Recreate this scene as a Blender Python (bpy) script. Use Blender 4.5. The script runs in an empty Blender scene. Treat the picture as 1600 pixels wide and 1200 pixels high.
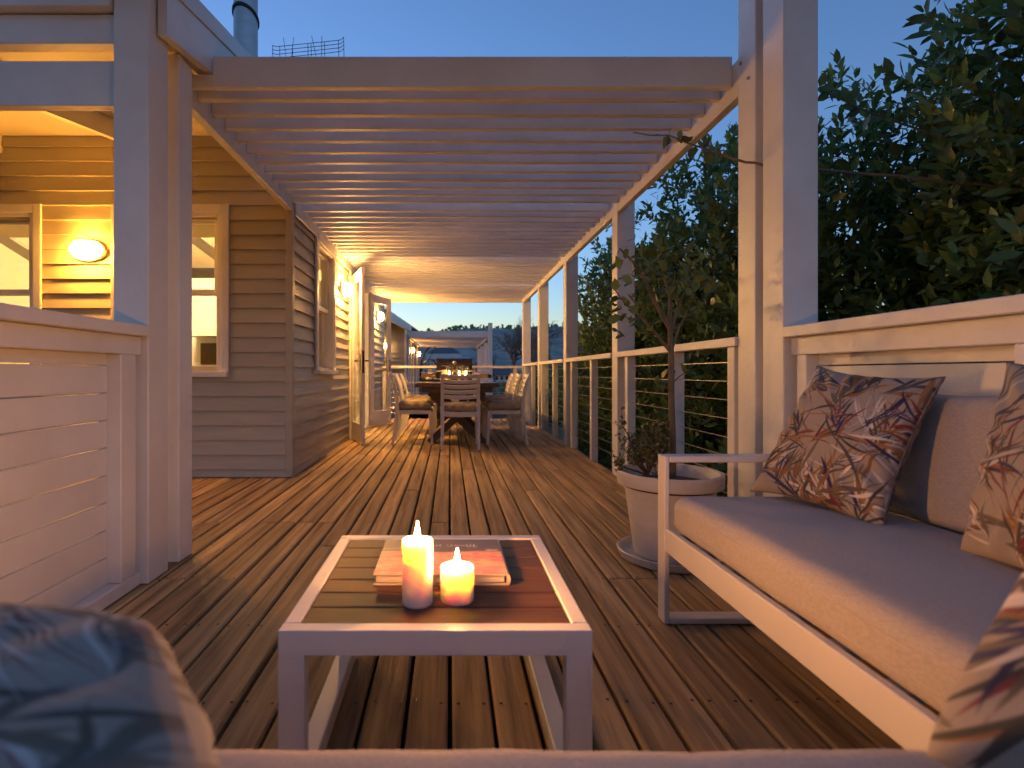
import bpy, math, random
import numpy as np
from mathutils import Matrix, Vector
R = math.radians
rnd = random.Random(7)
sc = bpy.context.scene
col = sc.collection

# ------------------------------------------------------------------ camera, sky, exposure
F, H, VX, VY = 851.0, 0.87, 703.0, 583.0            # focal length in photo pixels, eye height, vanishing point
cd = bpy.data.cameras.new('camera'); cam = bpy.data.objects.new('camera', cd); col.objects.link(cam)
cam.location = (0, 0, H); cam.rotation_euler = (R(90), 0, 0)
cd.sensor_width = 36; cd.lens = 36 * F / 1600
cd.shift_x = (800 - VX) / 1600; cd.shift_y = -(600 - VY) / 1600
cd.clip_start = 0.02; cd.clip_end = 6000
cd.dof.use_dof = True; cd.dof.focus_distance = 2.9; cd.dof.aperture_fstop = 3.2
sc.camera = cam

SUN_EL, SUN_ROT = 0.0, -38.0                        # the moment of sunset: skylight only, no direct sun
w = bpy.data.worlds.new('World'); sc.world = w; w.use_nodes = True
nt = w.node_tree
sky = nt.nodes.new('ShaderNodeTexSky'); sky.sky_type = 'NISHITA'; sky.sun_disc = False
sky.sun_elevation = R(SUN_EL); sky.sun_rotation = R(SUN_ROT)
sky.air_density = 1.0; sky.dust_density = 0.25; sky.ozone_density = 3.0
bg = nt.nodes['Background']; bg.inputs['Strength'].default_value = 0.135
nt.links.new(sky.outputs[0], bg.inputs['Color'])
sc.view_settings.view_transform = 'Standard'; sc.view_settings.look = 'None'
sc.view_settings.exposure = 3.2; sc.view_settings.gamma = 1.0
sc.cycles.use_denoising = True; sc.cycles.use_adaptive_sampling = True; sc.cycles.adaptive_threshold = 0.02
sc.cycles.max_bounces = 6; sc.cycles.diffuse_bounces = 3; sc.cycles.glossy_bounces = 3
sc.cycles.transmission_bounces = 6; sc.cycles.transparent_max_bounces = 8
sc.cycles.sample_clamp_indirect = 4.0
sc.cycles.caustics_reflective = False; sc.cycles.caustics_refractive = False

LAMP_COL, LAMP_E = (1.0, 0.47, 0.12), 78.0

def at(px, py, Y):                                   # photo pixel + distance -> point
    return Vector(((px - VX) * Y / F, Y, H + (VY - py) * Y / F))

# ------------------------------------------------------------------ materials
def mat(name, base, rough=0.5, var=None, scale=(3, 3, 3), amt=0.5, bump=0.0, bscale=None, metal=0.0, coord='Object',
        per_obj=0.0, per_island=0.0, detail=4.0, spec=0.5, emit=None, estr=0.0, lo=0.35, hi=0.65, trans=0.0, sheen=0.0):
    m = bpy.data.materials.new(name); m.use_nodes = True
    n = m.node_tree.nodes; l = m.node_tree.links
    b = n['Principled BSDF']
    b.inputs['Base Color'].default_value = (*base, 1); b.inputs['Roughness'].default_value = rough
    b.inputs['Metallic'].default_value = metal; b.inputs['Specular IOR Level'].default_value = spec
    if sheen: b.inputs['Sheen Weight'].default_value = sheen
    if emit:
        b.inputs['Emission Color'].default_value = (*emit, 1); b.inputs['Emission Strength'].default_value = estr
    vec = None
    if var or bump:
        if coord == 'World':
            g = n.new('ShaderNodeNewGeometry'); src = g.outputs['Position']
        else:
            t = n.new('ShaderNodeTexCoord'); src = t.outputs['Object']
        oi = n.new('ShaderNodeObjectInfo')
        ad = n.new('ShaderNodeVectorMath'); ad.operation = 'MULTIPLY_ADD'
        ad.inputs[1].default_value = (1, 1, 1)
        mr = n.new('ShaderNodeMath'); mr.operation = 'MULTIPLY'; mr.inputs[1].default_value = 37.0
        l.new(oi.outputs['Random'], mr.inputs[0])
        l.new(src, ad.inputs[0]); l.new(mr.outputs[0], ad.inputs[2])
        vec = ad.outputs[0]
    out = None
    if var:
        mp = n.new('ShaderNodeMapping'); mp.inputs['Scale'].default_value = scale; l.new(vec, mp.inputs[0])
        nz = n.new('ShaderNodeTexNoise'); nz.inputs['Scale'].default_value = 1.0; nz.inputs['Detail'].default_value = detail
        nz.inputs['Roughness'].default_value = 0.6; l.new(mp.outputs[0], nz.inputs['Vector'])
        rp = n.new('ShaderNodeMapRange'); rp.inputs[1].default_value = lo; rp.inputs[2].default_value = hi
        rp.inputs[4].default_value = amt; l.new(nz.outputs[0], rp.inputs[0])
        mx = n.new('ShaderNodeMix'); mx.data_type = 'RGBA'
        mx.inputs[6].default_value = (*base, 1); mx.inputs[7].default_value = (*var, 1)
        l.new(rp.outputs[0], mx.inputs[0]); out = mx.outputs[2]
    if per_obj or per_island:
        hs = n.new('ShaderNodeHueSaturation')
        if out: l.new(out, hs.inputs['Color'])
        else: hs.inputs['Color'].default_value = (*base, 1)
        mr2 = n.new('ShaderNodeMapRange'); a = per_obj or per_island
        mr2.inputs[3].default_value = 1 - a; mr2.inputs[4].default_value = 1 + a
        if per_island:
            g2 = n.new('ShaderNodeNewGeometry'); l.new(g2.outputs['Random Per Island'], mr2.inputs[0])
            mr3 = n.new('ShaderNodeMapRange'); mr3.inputs[3].default_value = 0.475; mr3.inputs[4].default_value = 0.515
            l.new(g2.outputs['Random Per Island'], mr3.inputs[0]); l.new(mr3.outputs[0], hs.inputs['Hue'])
        else:
            o2 = n.new('ShaderNodeObjectInfo'); l.new(o2.outputs['Random'], mr2.inputs[0])
        l.new(mr2.outputs[0], hs.inputs['Value']); out = hs.outputs[0]
    if out: l.new(out, b.inputs['Base Color'])
    if bump:
        mp2 = n.new('ShaderNodeMapping'); mp2.inputs['Scale'].default_value = bscale or scale; l.new(vec, mp2.inputs[0])
        n2 = n.new('ShaderNodeTexNoise'); n2.inputs['Scale'].default_value = 1.0; n2.inputs['Detail'].default_value = 3
        l.new(mp2.outputs[0], n2.inputs['Vector'])
        bp = n.new('ShaderNodeBump'); bp.inputs['Strength'].default_value = bump; bp.inputs['Distance'].default_value = 0.004
        l.new(n2.outputs[0], bp.inputs['Height']); l.new(bp.outputs[0], b.inputs['Normal'])
    if trans:
        tr = n.new('ShaderNodeBsdfTranslucent'); ms = n.new('ShaderNodeMixShader'); ms.inputs[0].default_value = trans
        if out: l.new(out, tr.inputs[0])
        else: tr.inputs[0].default_value = (*base, 1)
        l.new(b.outputs[0], ms.inputs[1]); l.new(tr.outputs[0], ms.inputs[2])
        l.new(ms.outputs[0], n['Material Output'].inputs['Surface'])
    return m

def glass_mat(name, tint=(0.95, 0.97, 0.97), f0=0.04):        # thin pane: clear with a Fresnel reflection
    m = bpy.data.materials.new(name); m.use_nodes = True
    n = m.node_tree.nodes; l = m.node_tree.links; n.remove(n['Principled BSDF'])
    t = n.new('ShaderNodeBsdfTransparent'); t.inputs[0].default_value = (*tint, 1)
    g = n.new('ShaderNodeBsdfGlossy'); g.inputs['Roughness'].default_value = 0.02
    lw = n.new('ShaderNodeLayerWeight'); lw.inputs[0].default_value = 0.5
    pw = n.new('ShaderNodeMath'); pw.operation = 'POWER'; pw.inputs[1].default_value = 5; l.new(lw.outputs['Facing'], pw.inputs[0])
    f = n.new('ShaderNodeMath'); f.operation = 'MULTIPLY_ADD'; f.inputs[1].default_value = 0.9; f.inputs[2].default_value = f0; l.new(pw.outputs[0], f.inputs[0])
    x = n.new('ShaderNodeMixShader'); l.new(f.outputs[0], x.inputs[0]); l.new(t.outputs[0], x.inputs[1]); l.new(g.outputs[0], x.inputs[2])
    l.new(x.outputs[0], n['Material Output'].inputs['Surface'])
    return m

def attr_mat(name, rough=0.8, bump=0.25, bs=900.0, sheen=0.0):
    m = bpy.data.materials.new(name); m.use_nodes = True
    n = m.node_tree.nodes; l = m.node_tree.links; b = n['Principled BSDF']
    a = n.new('ShaderNodeAttribute'); a.attribute_name = 'print'
    l.new(a.outputs['Color'], b.inputs['Base Color']); b.inputs['Roughness'].default_value = rough
    if sheen: b.inputs['Sheen Weight'].default_value = sheen
    if bump:
        t = n.new('ShaderNodeTexCoord'); z = n.new('ShaderNodeTexNoise'); z.inputs['Scale'].default_value = bs
        l.new(t.outputs['Object'], z.inputs['Vector'])
        bp = n.new('ShaderNodeBump'); bp.inputs['Strength'].default_value = bump; bp.inputs['Distance'].default_value = 0.001
        l.new(z.outputs[0], bp.inputs['Height']); l.new(bp.outputs[0], b.inputs['Normal'])
    return m

M = {}
M['white'] = mat('painted_timber', (0.74, 0.715, 0.685), 0.45, (0.62, 0.585, 0.545), (2.5, 2.5, 2.5), 0.7, 0.4, (38, 38, 38), coord='World', per_obj=0.04)
M['slat'] = mat('painted_slat', (0.70, 0.675, 0.65), 0.5, (0.52, 0.48, 0.44), (3, 6, 6), 0.5, 0.2, (6, 60, 60), coord='World', per_obj=0.06)
M['siding'] = mat('weatherboard_paint', (0.46, 0.415, 0.33), 0.5, (0.39, 0.345, 0.27), (2, 2, 9), 0.6, 0.35, (4, 4, 120), coord='World', per_obj=0.05)
M['siding_grey'] = mat('grey_weatherboard', (0.30, 0.30, 0.29), 0.55, (0.25, 0.25, 0.24), (2, 2, 9), 0.6, coord='World', per_obj=0.05)
M['cream'] = mat('ceiling_paint', (0.66, 0.60, 0.50), 0.6, (0.6, 0.53, 0.43), (3, 3, 3), 0.5)
M['deck'] = mat('weathered_deck_wood', (0.52, 0.345, 0.17), 0.78, (0.20, 0.125, 0.06), (26, 1.1, 26), 0.9, 0.7, (150, 5, 150), per_obj=0.22, detail=7, lo=0.40, hi=0.66, spec=0.2)
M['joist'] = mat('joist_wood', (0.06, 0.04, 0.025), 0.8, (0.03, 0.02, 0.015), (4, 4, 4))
M['nail'] = mat('nail_steel', (0.03, 0.022, 0.018), 0.5, (0.05, 0.03, 0.02), (40, 40, 40), metal=0.6)
M['powder'] = mat('powder_coat', (0.66, 0.63, 0.61), 0.4, (0.6, 0.57, 0.55), (8, 8, 8), 0.5, 0.12, (400, 400, 400))
M['fabric'] = mat('sofa_fabric', (0.47, 0.42, 0.385), 0.9, (0.35, 0.31, 0.285), (320, 90, 200), 0.75, 0.5, (700, 700, 700), sheen=0.15)
M['slatwood'] = mat('table_slat', (0.125, 0.050, 0.022), 0.5, (0.070, 0.027, 0.012), (3, 130, 60), 0.8, 0.4, (6, 300, 60), per_obj=0.12)
M['wax'] = mat('candle_wax', (0.95, 0.87, 0.70), 0.45)
b = M['wax'].node_tree.nodes['Principled BSDF']
b.inputs['Subsurface Weight'].default_value = 1.0; b.inputs['Subsurface Radius'].default_value = (1.0, 0.58, 0.2)
b.inputs['Subsurface Scale'].default_value = 0.05
M['wick'] = mat('wick', (0.02, 0.015, 0.01), 0.9, (0.05, 0.03, 0.02), (200, 200, 200))
M['flame'] = mat('flame', (0, 0, 0), 1.0, emit=(1.0, 0.41, 0.115), estr=430.0, spec=0)
M['lens'] = mat('lamp_lens', (0.9, 0.8, 0.6), 0.4, emit=LAMP_COL, estr=LAMP_E)
M['lens_porch'] = mat('lamp_lens_porch', (0.9, 0.8, 0.6), 0.4, emit=(1.0, 0.41, 0.05), estr=44.0)
M['lens_far'] = mat('lamp_lens_far', (0.9, 0.8, 0.6), 0.4, emit=LAMP_COL, estr=24.0)
M['glass'] = glass_mat('window_glass')
M['tumbler'] = glass_mat('drinking_glass', (0.93, 0.90, 0.86), 0.12)
M['pot'] = mat('pot_plastic', (0.62, 0.58, 0.55), 0.45, (0.48, 0.44, 0.40), (6, 6, 9), 0.6, 0.15, (60, 60, 60))
M['soil'] = mat('potting_soil', (0.05, 0.035, 0.025), 0.95, (0.12, 0.09, 0.07), (60, 60, 60), 0.7, 1.0, (90, 90, 90))
M['bark'] = mat('smooth_bark', (0.15, 0.115, 0.075), 0.8, (0.085, 0.07, 0.045), (20, 20, 8), 0.8, 0.5, (60, 60, 30))
M['bark_dark'] = mat('dark_bark', (0.07, 0.05, 0.035), 0.85, (0.03, 0.022, 0.016), (20, 20, 8), 0.8, 0.5, (60, 60, 30))
M['cane'] = mat('cane_bark', (0.28, 0.18, 0.12), 0.7, (0.16, 0.10, 0.07), (40, 40, 40), 0.8)
M['leaf'] = mat('glossy_leaf', (0.135, 0.215, 0.060), 0.45, (0.075, 0.13, 0.04), (14, 14, 14), 0.7, per_island=0.45, trans=0.35, coord='World')
M['leaf_lemon'] = mat('lemon_leaf', (0.125, 0.165, 0.040), 0.45, (0.08, 0.115, 0.03), (20, 20, 20), 0.7, per_obj=0.4, trans=0.3, coord='World')
M['leaf_small'] = mat('small_leaf', (0.12, 0.135, 0.045), 0.5, (0.10, 0.06, 0.025), (20, 20, 20), 0.5, per_island=0.35, trans=0.2, coord='World')
M['dark_wood'] = mat('dining_wood', (0.115, 0.070, 0.045), 0.5, (0.06, 0.036, 0.024), (60, 3, 60), 0.8, 0.4, (120, 5, 120), per_obj=0.1)
M['resin'] = mat('chair_resin', (0.62, 0.59, 0.56), 0.42, (0.55, 0.52, 0.49), (12, 12, 12), 0.4, 0.1, (200, 200, 200))
M['cushion'] = mat('chair_cushion', (0.40, 0.30, 0.20), 0.92, (0.30, 0.22, 0.145), (30, 30, 30), 0.6, 0.5, (500, 500, 500), sheen=0.2)
M['black'] = mat('black_enamel', (0.012, 0.010, 0.010), 0.22, (0.02, 0.018, 0.018), (9, 9, 9))
M['steel'] = mat('brushed_steel', (0.55, 0.55, 0.54), 0.32, (0.42, 0.42, 0.42), (2, 90, 90), 0.6, metal=0.9)
M['brass'] = mat('door_hardware', (0.25, 0.2, 0.13), 0.35, (0.16, 0.12, 0.08), (30, 30, 30), metal=0.9)
M['shelfwood'] = mat('shelf_wood', (0.30, 0.21, 0.12), 0.6, (0.2, 0.13, 0.07), (3, 40, 40), 0.7)
M['zinc'] = mat('galvanised_flue', (0.42, 0.50, 0.52), 0.42, (0.32, 0.39, 0.41), (5, 5, 12), 0.7, 0.1, (30, 30, 30), metal=0.45)
M['roof'] = mat('dark_roofing', (0.06, 0.06, 0.065), 0.55, (0.035, 0.035, 0.04), (3, 3, 3), 0.8)
M['grass'] = mat('rough_grass', (0.045, 0.06, 0.022), 0.95, (0.028, 0.032, 0.014), (0.9, 0.9, 0.9), 0.9, 1.0, (9, 9, 9), coord='World')
M['hill'] = mat('hazed_hill_scrub', (0.42, 0.40, 0.34), 1.0, (0.20, 0.20, 0.17), (0.03, 0.03, 0.03), 0.9, coord='World', spec=0.0, detail=8)  # scrub lightened: far haze is put into the base colour
M['room'] = mat('room_plaster', (0.74, 0.66, 0.50), 0.75, (0.68, 0.60, 0.45), (2, 2, 2), 0.5)
M['cover'] = attr_mat('book_cover_print', 0.35, 0.0)
M['paper'] = mat('paper_edges', (0.62, 0.52, 0.42), 0.8, (0.45, 0.36, 0.28), (2, 2, 900), 0.8)
M['print'] = attr_mat('printed_linen', 0.85, 0.4, sheen=0.1)
M['piping'] = mat('pillow_seam', (0.22, 0.18, 0.15), 0.85, (0.08, 0.05, 0.06), (30, 30, 30), 0.9)
M['ivory'] = mat('ceramic', (0.55, 0.48, 0.4), 0.3, (0.48, 0.41, 0.33), (12, 12, 12))

# ------------------------------------------------------------------ mesh helpers
def W(o):
    return (W(o.parent) @ o.matrix_parent_inverse if o.parent else Matrix()) @ o.matrix_basis
def put(o, parent, local=False):
    if parent is not None:
        o.parent = parent
        if not local: o.matrix_parent_inverse = W(parent).inverted()
    return o
def empty(name, loc, label, cat, group=None, rz=0.0, kind=None):
    o = bpy.data.objects.new(name, None); col.objects.link(o); o.location = loc; o.rotation_euler = (0, 0, rz)
    o.empty_display_size = 0.1
    return tag(o, label, cat, group, kind)
def tag(o, label=None, cat=None, group=None, kind=None):
    if label: o['label'] = label
    if cat: o['category'] = cat
    if group: o['group'] = group
    if kind: o['kind'] = kind
    return o
def link(name, me, parent=None, local=False, kind=None, label=None):
    o = bpy.data.objects.new(name, me); col.objects.link(o); put(o, parent, local)
    if kind: o['kind'] = kind
    if label: o['label'] = label
    return o

class MB:
    def __init__(s): s.v = []; s.f = []
    def add(s, vs, fs):
        k = len(s.v); s.v += [tuple(p) for p in vs]; s.f += [tuple(i + k for i in q) for q in fs]; return s
    def box(s, x0, x1, y0, y1, z0, z1, c=0.003):
        lo = (min(x0, x1), min(y0, y1), min(z0, z1)); hi = (max(x0, x1), max(y0, y1), max(z0, z1))
        c = min(c, *(0.3 * (hi[i] - lo[i]) for i in range(3)))
        if c <= 0:
            vs = [(x, y, z) for x in (lo[0], hi[0]) for y in (lo[1], hi[1]) for z in (lo[2], hi[2])]
            return s.add(vs, [(0, 1, 3, 2), (4, 6, 7, 5), (0, 4, 5, 1), (2, 3, 7, 6), (0, 2, 6, 4), (1, 5, 7, 3)])
        vs = []; idx = {}
        for sx in (0, 1):
            for sy in (0, 1):
                for sz in (0, 1):
                    sg = (sx, sy, sz)
                    for a in range(3):
                        p = [(hi[i] if sg[i] else lo[i]) + (0 if i == a else (-c if sg[i] else c)) for i in range(3)]
                        idx[(sg, a)] = len(vs); vs.append(p)
        fs = []
        def fix(q):                                   # outward winding
            ctr = [(lo[i] + hi[i]) / 2 for i in range(3)]
            p = [Vector(vs[i]) for i in q]; n = (p[1] - p[0]).cross(p[2] - p[0])
            m = sum(p, Vector()) / len(p) - Vector(ctr)
            fs.append(tuple(q) if n.dot(m) > 0 else tuple(reversed(q)))
        for a in range(3):
            b_, c_ = [i for i in range(3) if i != a]
            for sa in (0, 1):
                q = []
                for (u, t) in ((0, 0), (1, 0), (1, 1), (0, 1)):
                    g = [0, 0, 0]; g[a] = sa; g[b_] = u; g[c_] = t; q.append(idx[(tuple(g), a)])
                fix(q)
            for u in (0, 1):
                for t in (0, 1):                      # edge along a
                    g0 = [0, 0, 0]; g0[b_] = u; g0[c_] = t; g1 = list(g0); g1[a] = 1
                    fix([idx[(tuple(g0), b_)], idx[(tuple(g1), b_)], idx[(tuple(g1), c_)], idx[(tuple(g0), c_)]])
        for sx in (0, 1):
            for sy in (0, 1):
                for sz in (0, 1): fix([idx[((sx, sy, sz), a)] for a in range(3)])
        return s.add(vs, fs)
    def loft(s, rings, closed=True, cap=True):
        n = len(rings[0]); vs = [p for r in rings for p in r]; fs = []
        for i in range(len(rings) - 1):
            for j in range(n if closed else n - 1):
                k = (j + 1) % n; fs.append((i * n + j, i * n + k, (i + 1) * n + k, (i + 1) * n + j))
        if cap: fs.append(tuple(reversed(range(n)))); fs.append(tuple((len(rings) - 1) * n + j for j in range(n)))
        return s.add(vs, fs)
    def tube(s, pts, rad, n=6):
        pts = [Vector(p) for p in pts]; m = len(pts)
        if not hasattr(rad, '__len__'): rad = [rad] * m
        rings = []; ref = None
        for i in range(m):
            d = (pts[min(i + 1, m - 1)] - pts[max(i - 1, 0)]).normalized()
            if ref is None: ref = Vector((0, 0, 1)) if abs(d.z) < 0.9 else Vector((1, 0, 0))
            a = d.cross(ref).normalized(); b2 = d.cross(a).normalized(); ref = -b2 if False else ref
            rings.append([pts[i] + (a * math.cos(2 * math.pi * j / n) - b2 * math.sin(2 * math.pi * j / n)) * rad[i] for j in range(n)])
        return s.loft(rings)
    def bar(s, pts, ax, wa, wb):                      # rectangular section swept on pts; ax = fixed section axis
        pts = [Vector(p) for p in pts]; ax = Vector(ax).normalized(); m = len(pts); rings = []
        wa = wa if hasattr(wa, '__len__') else [wa] * m; wb = wb if hasattr(wb, '__len__') else [wb] * m
        for i in range(m):
            d = (pts[min(i + 1, m - 1)] - pts[max(i - 1, 0)]).normalized(); b2 = d.cross(ax).normalized()
            rings.append([pts[i] + ax * (u * wa[i] / 2) + b2 * (t * wb[i] / 2) for u, t in ((-1, -1), (1, -1), (1, 1), (-1, 1))])
        return s.loft(rings)
    def lathe(s, prof, n=32, c=(0, 0, 0), sx=1.0, sy=1.0):
        rings = [[(c[0] + r * sx * math.cos(2 * math.pi * j / n), c[1] + r * sy * math.sin(2 * math.pi * j / n), c[2] + z) for j in range(n)] for r, z in prof]
        return s.loft(rings)
    def mesh(s, name, m, smooth=False, angle=None):
        me = bpy.data.meshes.new(name); me.from_pydata(s.v, [], s.f); me.materials.append(m)
        if smooth:
            me.polygons.foreach_set('use_smooth', [True] * len(me.polygons))
            if angle: me.set_sharp_from_angle(angle=R(angle))
        me.update(); return me
    def build(s, name, m, parent=None, smooth=False, local=False, angle=40, kind=None, label=None):
        return link(name, s.mesh(name, m, smooth, angle), parent, local, kind, label)
def B(name, m, parent, *a, c=0.003, **k): return MB().box(*a, c=c).build(name, m, parent, **k)
def np_mesh(name, v, f, m, smooth=False):             # v (n,3) f (k,3|4)
    me = bpy.data.meshes.new(name); k = f.shape[1]
    me.vertices.add(len(v)); me.vertices.foreach_set('co', v.astype(np.float32).ravel())
    me.loops.add(f.size); me.loops.foreach_set('vertex_index', f.astype(np.int32).ravel())
    me.polygons.add(len(f)); me.polygons.foreach_set('loop_start', np.arange(0, f.size, k, dtype=np.int32))
    me.update(calc_edges=True); me.materials.append(m)
    if smooth: me.polygons.foreach_set('use_smooth', np.ones(len(f), dtype=bool))
    me.update(); return me
def rbox(hx, hy, hz, r, n=14, puff=0.0, wob=0.0, seed=1):   # rounded, slightly crowned cushion block
    def ts(h):
        a = np.linspace(0, math.pi / 2, 6); e = h - r + r * np.sin(a)
        mid = np.linspace(-(h - r), h - r, n); return np.concatenate([-e[::-1], mid[1:-1], e])
    V = []; Fq = []; g = np.random.RandomState(seed); ph = g.rand(6) * 6.28
    hs = (hx, hy, hz); T = [ts(h) for h in hs]
    for a in range(3):
        b_, c_ = [i for i in range(3) if i != a]
        for sg in (-1, 1):
            U, Wt = np.meshgrid(T[b_], T[c_], indexing='ij'); P = np.zeros(U.shape + (3,))
            P[..., b_] = U; P[..., c_] = Wt; P[..., a] = sg * hs[a]
            inn = np.clip(P, [-(h - r) for h in hs], [h - r for h in hs]); d = P - inn
            d /= np.maximum(np.linalg.norm(d, axis=-1, keepdims=True), 1e-9); Q = inn + d * r
            k = len(V); V += Q.reshape(-1, 3).tolist(); nu, nw = U.shape
            for i in range(nu - 1):
                for j in range(nw - 1):
                    q = (k + i * nw + j, k + (i + 1) * nw + j, k + (i + 1) * nw + j + 1, k + i * nw + j + 1)
                    flip = (sg > 0) == (a == 1)
                    Fq.append(q[::-1] if flip else q)
    V = np.array(V)
    key = np.round(V, 5); _, first, inv = np.unique(key, axis=0, return_index=True, return_inverse=True)
    V = V[first]; Fq = inv.ravel()[np.array(Fq)]
    x, y, z = V.T
    cr = np.clip(1 - (x / hx) ** 2, 0, 1) * np.clip(1 - (y / hy) ** 2, 0, 1)
    V[:, 2] += np.sign(z) * puff * cr ** 0.6
    wv = np.sin(x * 17 + ph[0] + 3 * np.sin(y * 9 + ph[1])) * np.sin(y * 14 + ph[2]) + 0.6 * np.sin(x * 41 + y * 23 + ph[3])
    V[:, 2] += wob * wv; V[:, 0] += wob * 0.8 * np.sin(y * 13 + z * 9 + ph[4]); V[:, 1] += wob * 0.8 * np.sin(x * 11 + ph[5])
    return V, Fq

# ------------------------------------------------------------------ ground, deck
def grid_sheet(name, x0, x1, y0, y1, nx, ny, zf, m):
    X, Y = np.meshgrid(np.linspace(x0, x1, nx), np.linspace(y0, y1, ny), indexing='ij')
    v = np.stack([X, Y, zf(X, Y)], -1).reshape(-1, 3)
    i, j = np.meshgrid(np.arange(nx - 1), np.arange(ny - 1), indexing='ij'); a = (i * ny + j).ravel()
    f = np.stack([a, a + ny, a + ny + 1, a + 1], -1)
    return link(name, np_mesh(name, v, f, m, True))
tag(grid_sheet('ground', -1500, 1500, -1500, 1500, 2, 2, lambda X, Y: X * 0 - 0.62, M['grass']), 'dark rough grass ground below the deck', 'ground', kind='structure')
def hz(X, Y):
    h = 86 * np.exp(-((Y - 1000) / 230.0) ** 2) * (0.86 + 0.10 * np.sin(X / 260 + 0.6) + 0.05 * np.sin(X / 90) + 0.03 * np.sin(X / 31 + Y / 50))
    return h - 2
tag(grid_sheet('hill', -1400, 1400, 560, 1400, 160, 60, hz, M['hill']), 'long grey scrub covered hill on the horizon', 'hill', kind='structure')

g = np.random.RandomState(77); n = 900
hx = g.uniform(-260, 420, n); hy = 1000 + g.randn(n) * 45; hP = np.stack([hx, hy, hz(hx, hy) + g.uniform(0, 3, n)], -1)
HT = (hP, g.randn(n, 3), g.randn(n, 3) + np.array([0, -1, .5]), g.uniform(4, 9, n))
PITCH = 0.1113
deck = empty('deck', (0, 4, 0), 'weathered brown timber deck of long narrow boards', 'deck', kind='structure')
_bm = {}
def board_mesh(L):
    L = round(L, 3)
    if L not in _bm: _bm[L] = MB().box(-0.0502, 0.0502, 0, L, -0.03, 0, c=0.006).mesh('board', M['deck'])
    return _bm[L]
JO, JP = 1.44, 0.435
nails = MB()
k0 = int(-5.6 / PITCH); k1 = int(1.40 / PITCH + 0.6)
for k in range(k0, k1):
    xc = (k + 0.5) * PITCH
    yend = 10.44 if xc > -1.29 else 4.56
    y = -2.0; first = True
    while y < yend - 0.02:
        nj = rnd.choice((6, 7, 8, 9, 10, 11))
        y2 = JO + JP * (round((y - JO) / JP) + nj)
        if first: y2 = JO + JP * rnd.choice((-1, 2, 4, 6, 8, 3)); first = False
        if yend - y2 < 0.9: y2 = yend
        o = link('board', board_mesh(y2 - y - 0.004), deck)
        o.location = (xc + rnd.uniform(-.0012, .0012), y, rnd.uniform(-.0018, .0012)); o.rotation_euler = (0, rnd.uniform(-.006, .006), 0)
        y = y2
    for j in range(-4, 22):
        yj = JO + JP * j
        if -1.6 < yj < yend - 0.05 and (xc > -1.4 or yj > 2.3):
            for sx in (-0.034, 0.034):
                cx, cy = xc + sx + rnd.uniform(-.004, .004), yj + rnd.uniform(-.012, .012); r = 0.0052
                nails.add([(cx + r * math.cos(a * 1.0472), cy + r * math.sin(a * 1.0472), 0.0022) for a in range(6)], [tuple(range(6))])
nails.build('nail_head', M['nail'], deck, kind='stuff')
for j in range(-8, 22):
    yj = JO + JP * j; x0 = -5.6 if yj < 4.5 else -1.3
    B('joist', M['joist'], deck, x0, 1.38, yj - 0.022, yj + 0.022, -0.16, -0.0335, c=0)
B('edge_board', M['deck'], deck, 1.392, 1.40, 2.5, 10.44, -0.2, -0.034, c=0)

# ------------------------------------------------------------------ house
XW, YW = -1.343, 4.57
house = empty('house', (XW, YW, 0), 'beige weatherboard house with lit sash windows and white trim', 'house')
def frame_xf(o, side, u0, z0):                        # local x along wall, -y outward
    o.location = (u0, YW, z0) if side == 'front' else (XW, u0, z0)
    o.rotation_euler = (0, 0, 0 if side == 'front' else R(90))
    return o
def wall(side, u0, u1, z1f, openings, zb=0.0, ref=1.785, pitch=0.1225, thick=0.12):
    bk = MB(); us = sorted({u0, u1} | {u for o in openings for u in o[:2]})
    for a, b2 in zip(us[:-1], us[1:]):
        m_ = (a + b2) / 2; zz = [zb]
        for o in openings:
            if o[0] < m_ < o[1]: zz += [o[2], o[3]]
        zz.append(z1f); zz = sorted(zz)
        for q in range(0, len(zz), 2):
            if zz[q + 1] - zz[q] > 0.01: bk.box(a - u0, b2 - u0, 0.001, thick, zz[q], zz[q + 1], c=0)
    wl = MB.mesh(bk, 'wall', M['siding']); wo = bpy.data.objects.new('wall', wl); col.objects.link(wo)
    frame_xf(wo, side, u0, 0); put(wo, house)
    return wo, u0, u1, z1f, openings, zb, ref, pitch, side
_wb = MB().add([(0, 0, -.004), (0, -.031, -.004), (0, -.009, .1245), (0, 0, .1245), (1, 0, -.004), (1, -.031, -.004), (1, -.009, .1245), (1, 0, .1245)],
               [(0, 3, 2, 1), (4, 5, 6, 7), (0, 1, 5, 4), (1, 2, 6, 5), (2, 3, 7, 6), (3, 0, 4, 7)]).mesh('weatherboard', M['siding'])
def clad(wl):
    wo, u0, u1, z1f, openings, zb, ref, pitch, side = wl
    k = math.floor((zb - ref) / pitch)
    while ref + k * pitch < z1f - 0.03:
        z = ref + k * pitch; zc = max(z, zb + 0.006); mid = z + pitch / 2
        cuts = sorted((o[0], o[1]) for o in openings if o[2] < mid < o[3]); a = u0; segs = []
        for c0, c1 in cuts: segs.append((a, c0)); a = c1
        segs.append((a, u1))
        for a, b2 in segs:
            if b2 - a < 0.02: continue
            o = bpy.data.objects.new('weatherboard', _wb); col.objects.link(o); frame_xf(o, side, a, zc)
            o.scale = (b2 - a, 1, 1 if zc == z else max(0.1, (z + pitch - zc) / pitch)); put(o, wo)
        k += 1
WINR = (-2.75, -1.90, 0.90, 2.20); WINL = (-4.35, -3.46, 0.90, 2.20)
w1 = wall('front', -5.6, XW - 0.002, 2.86, [WINL, WINR]); clad(w1)
WIN2 = (5.36, 6.10, 0.92, 2.17); DOOR = (7.20, 8.70, 0.0, 2.18)
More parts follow.
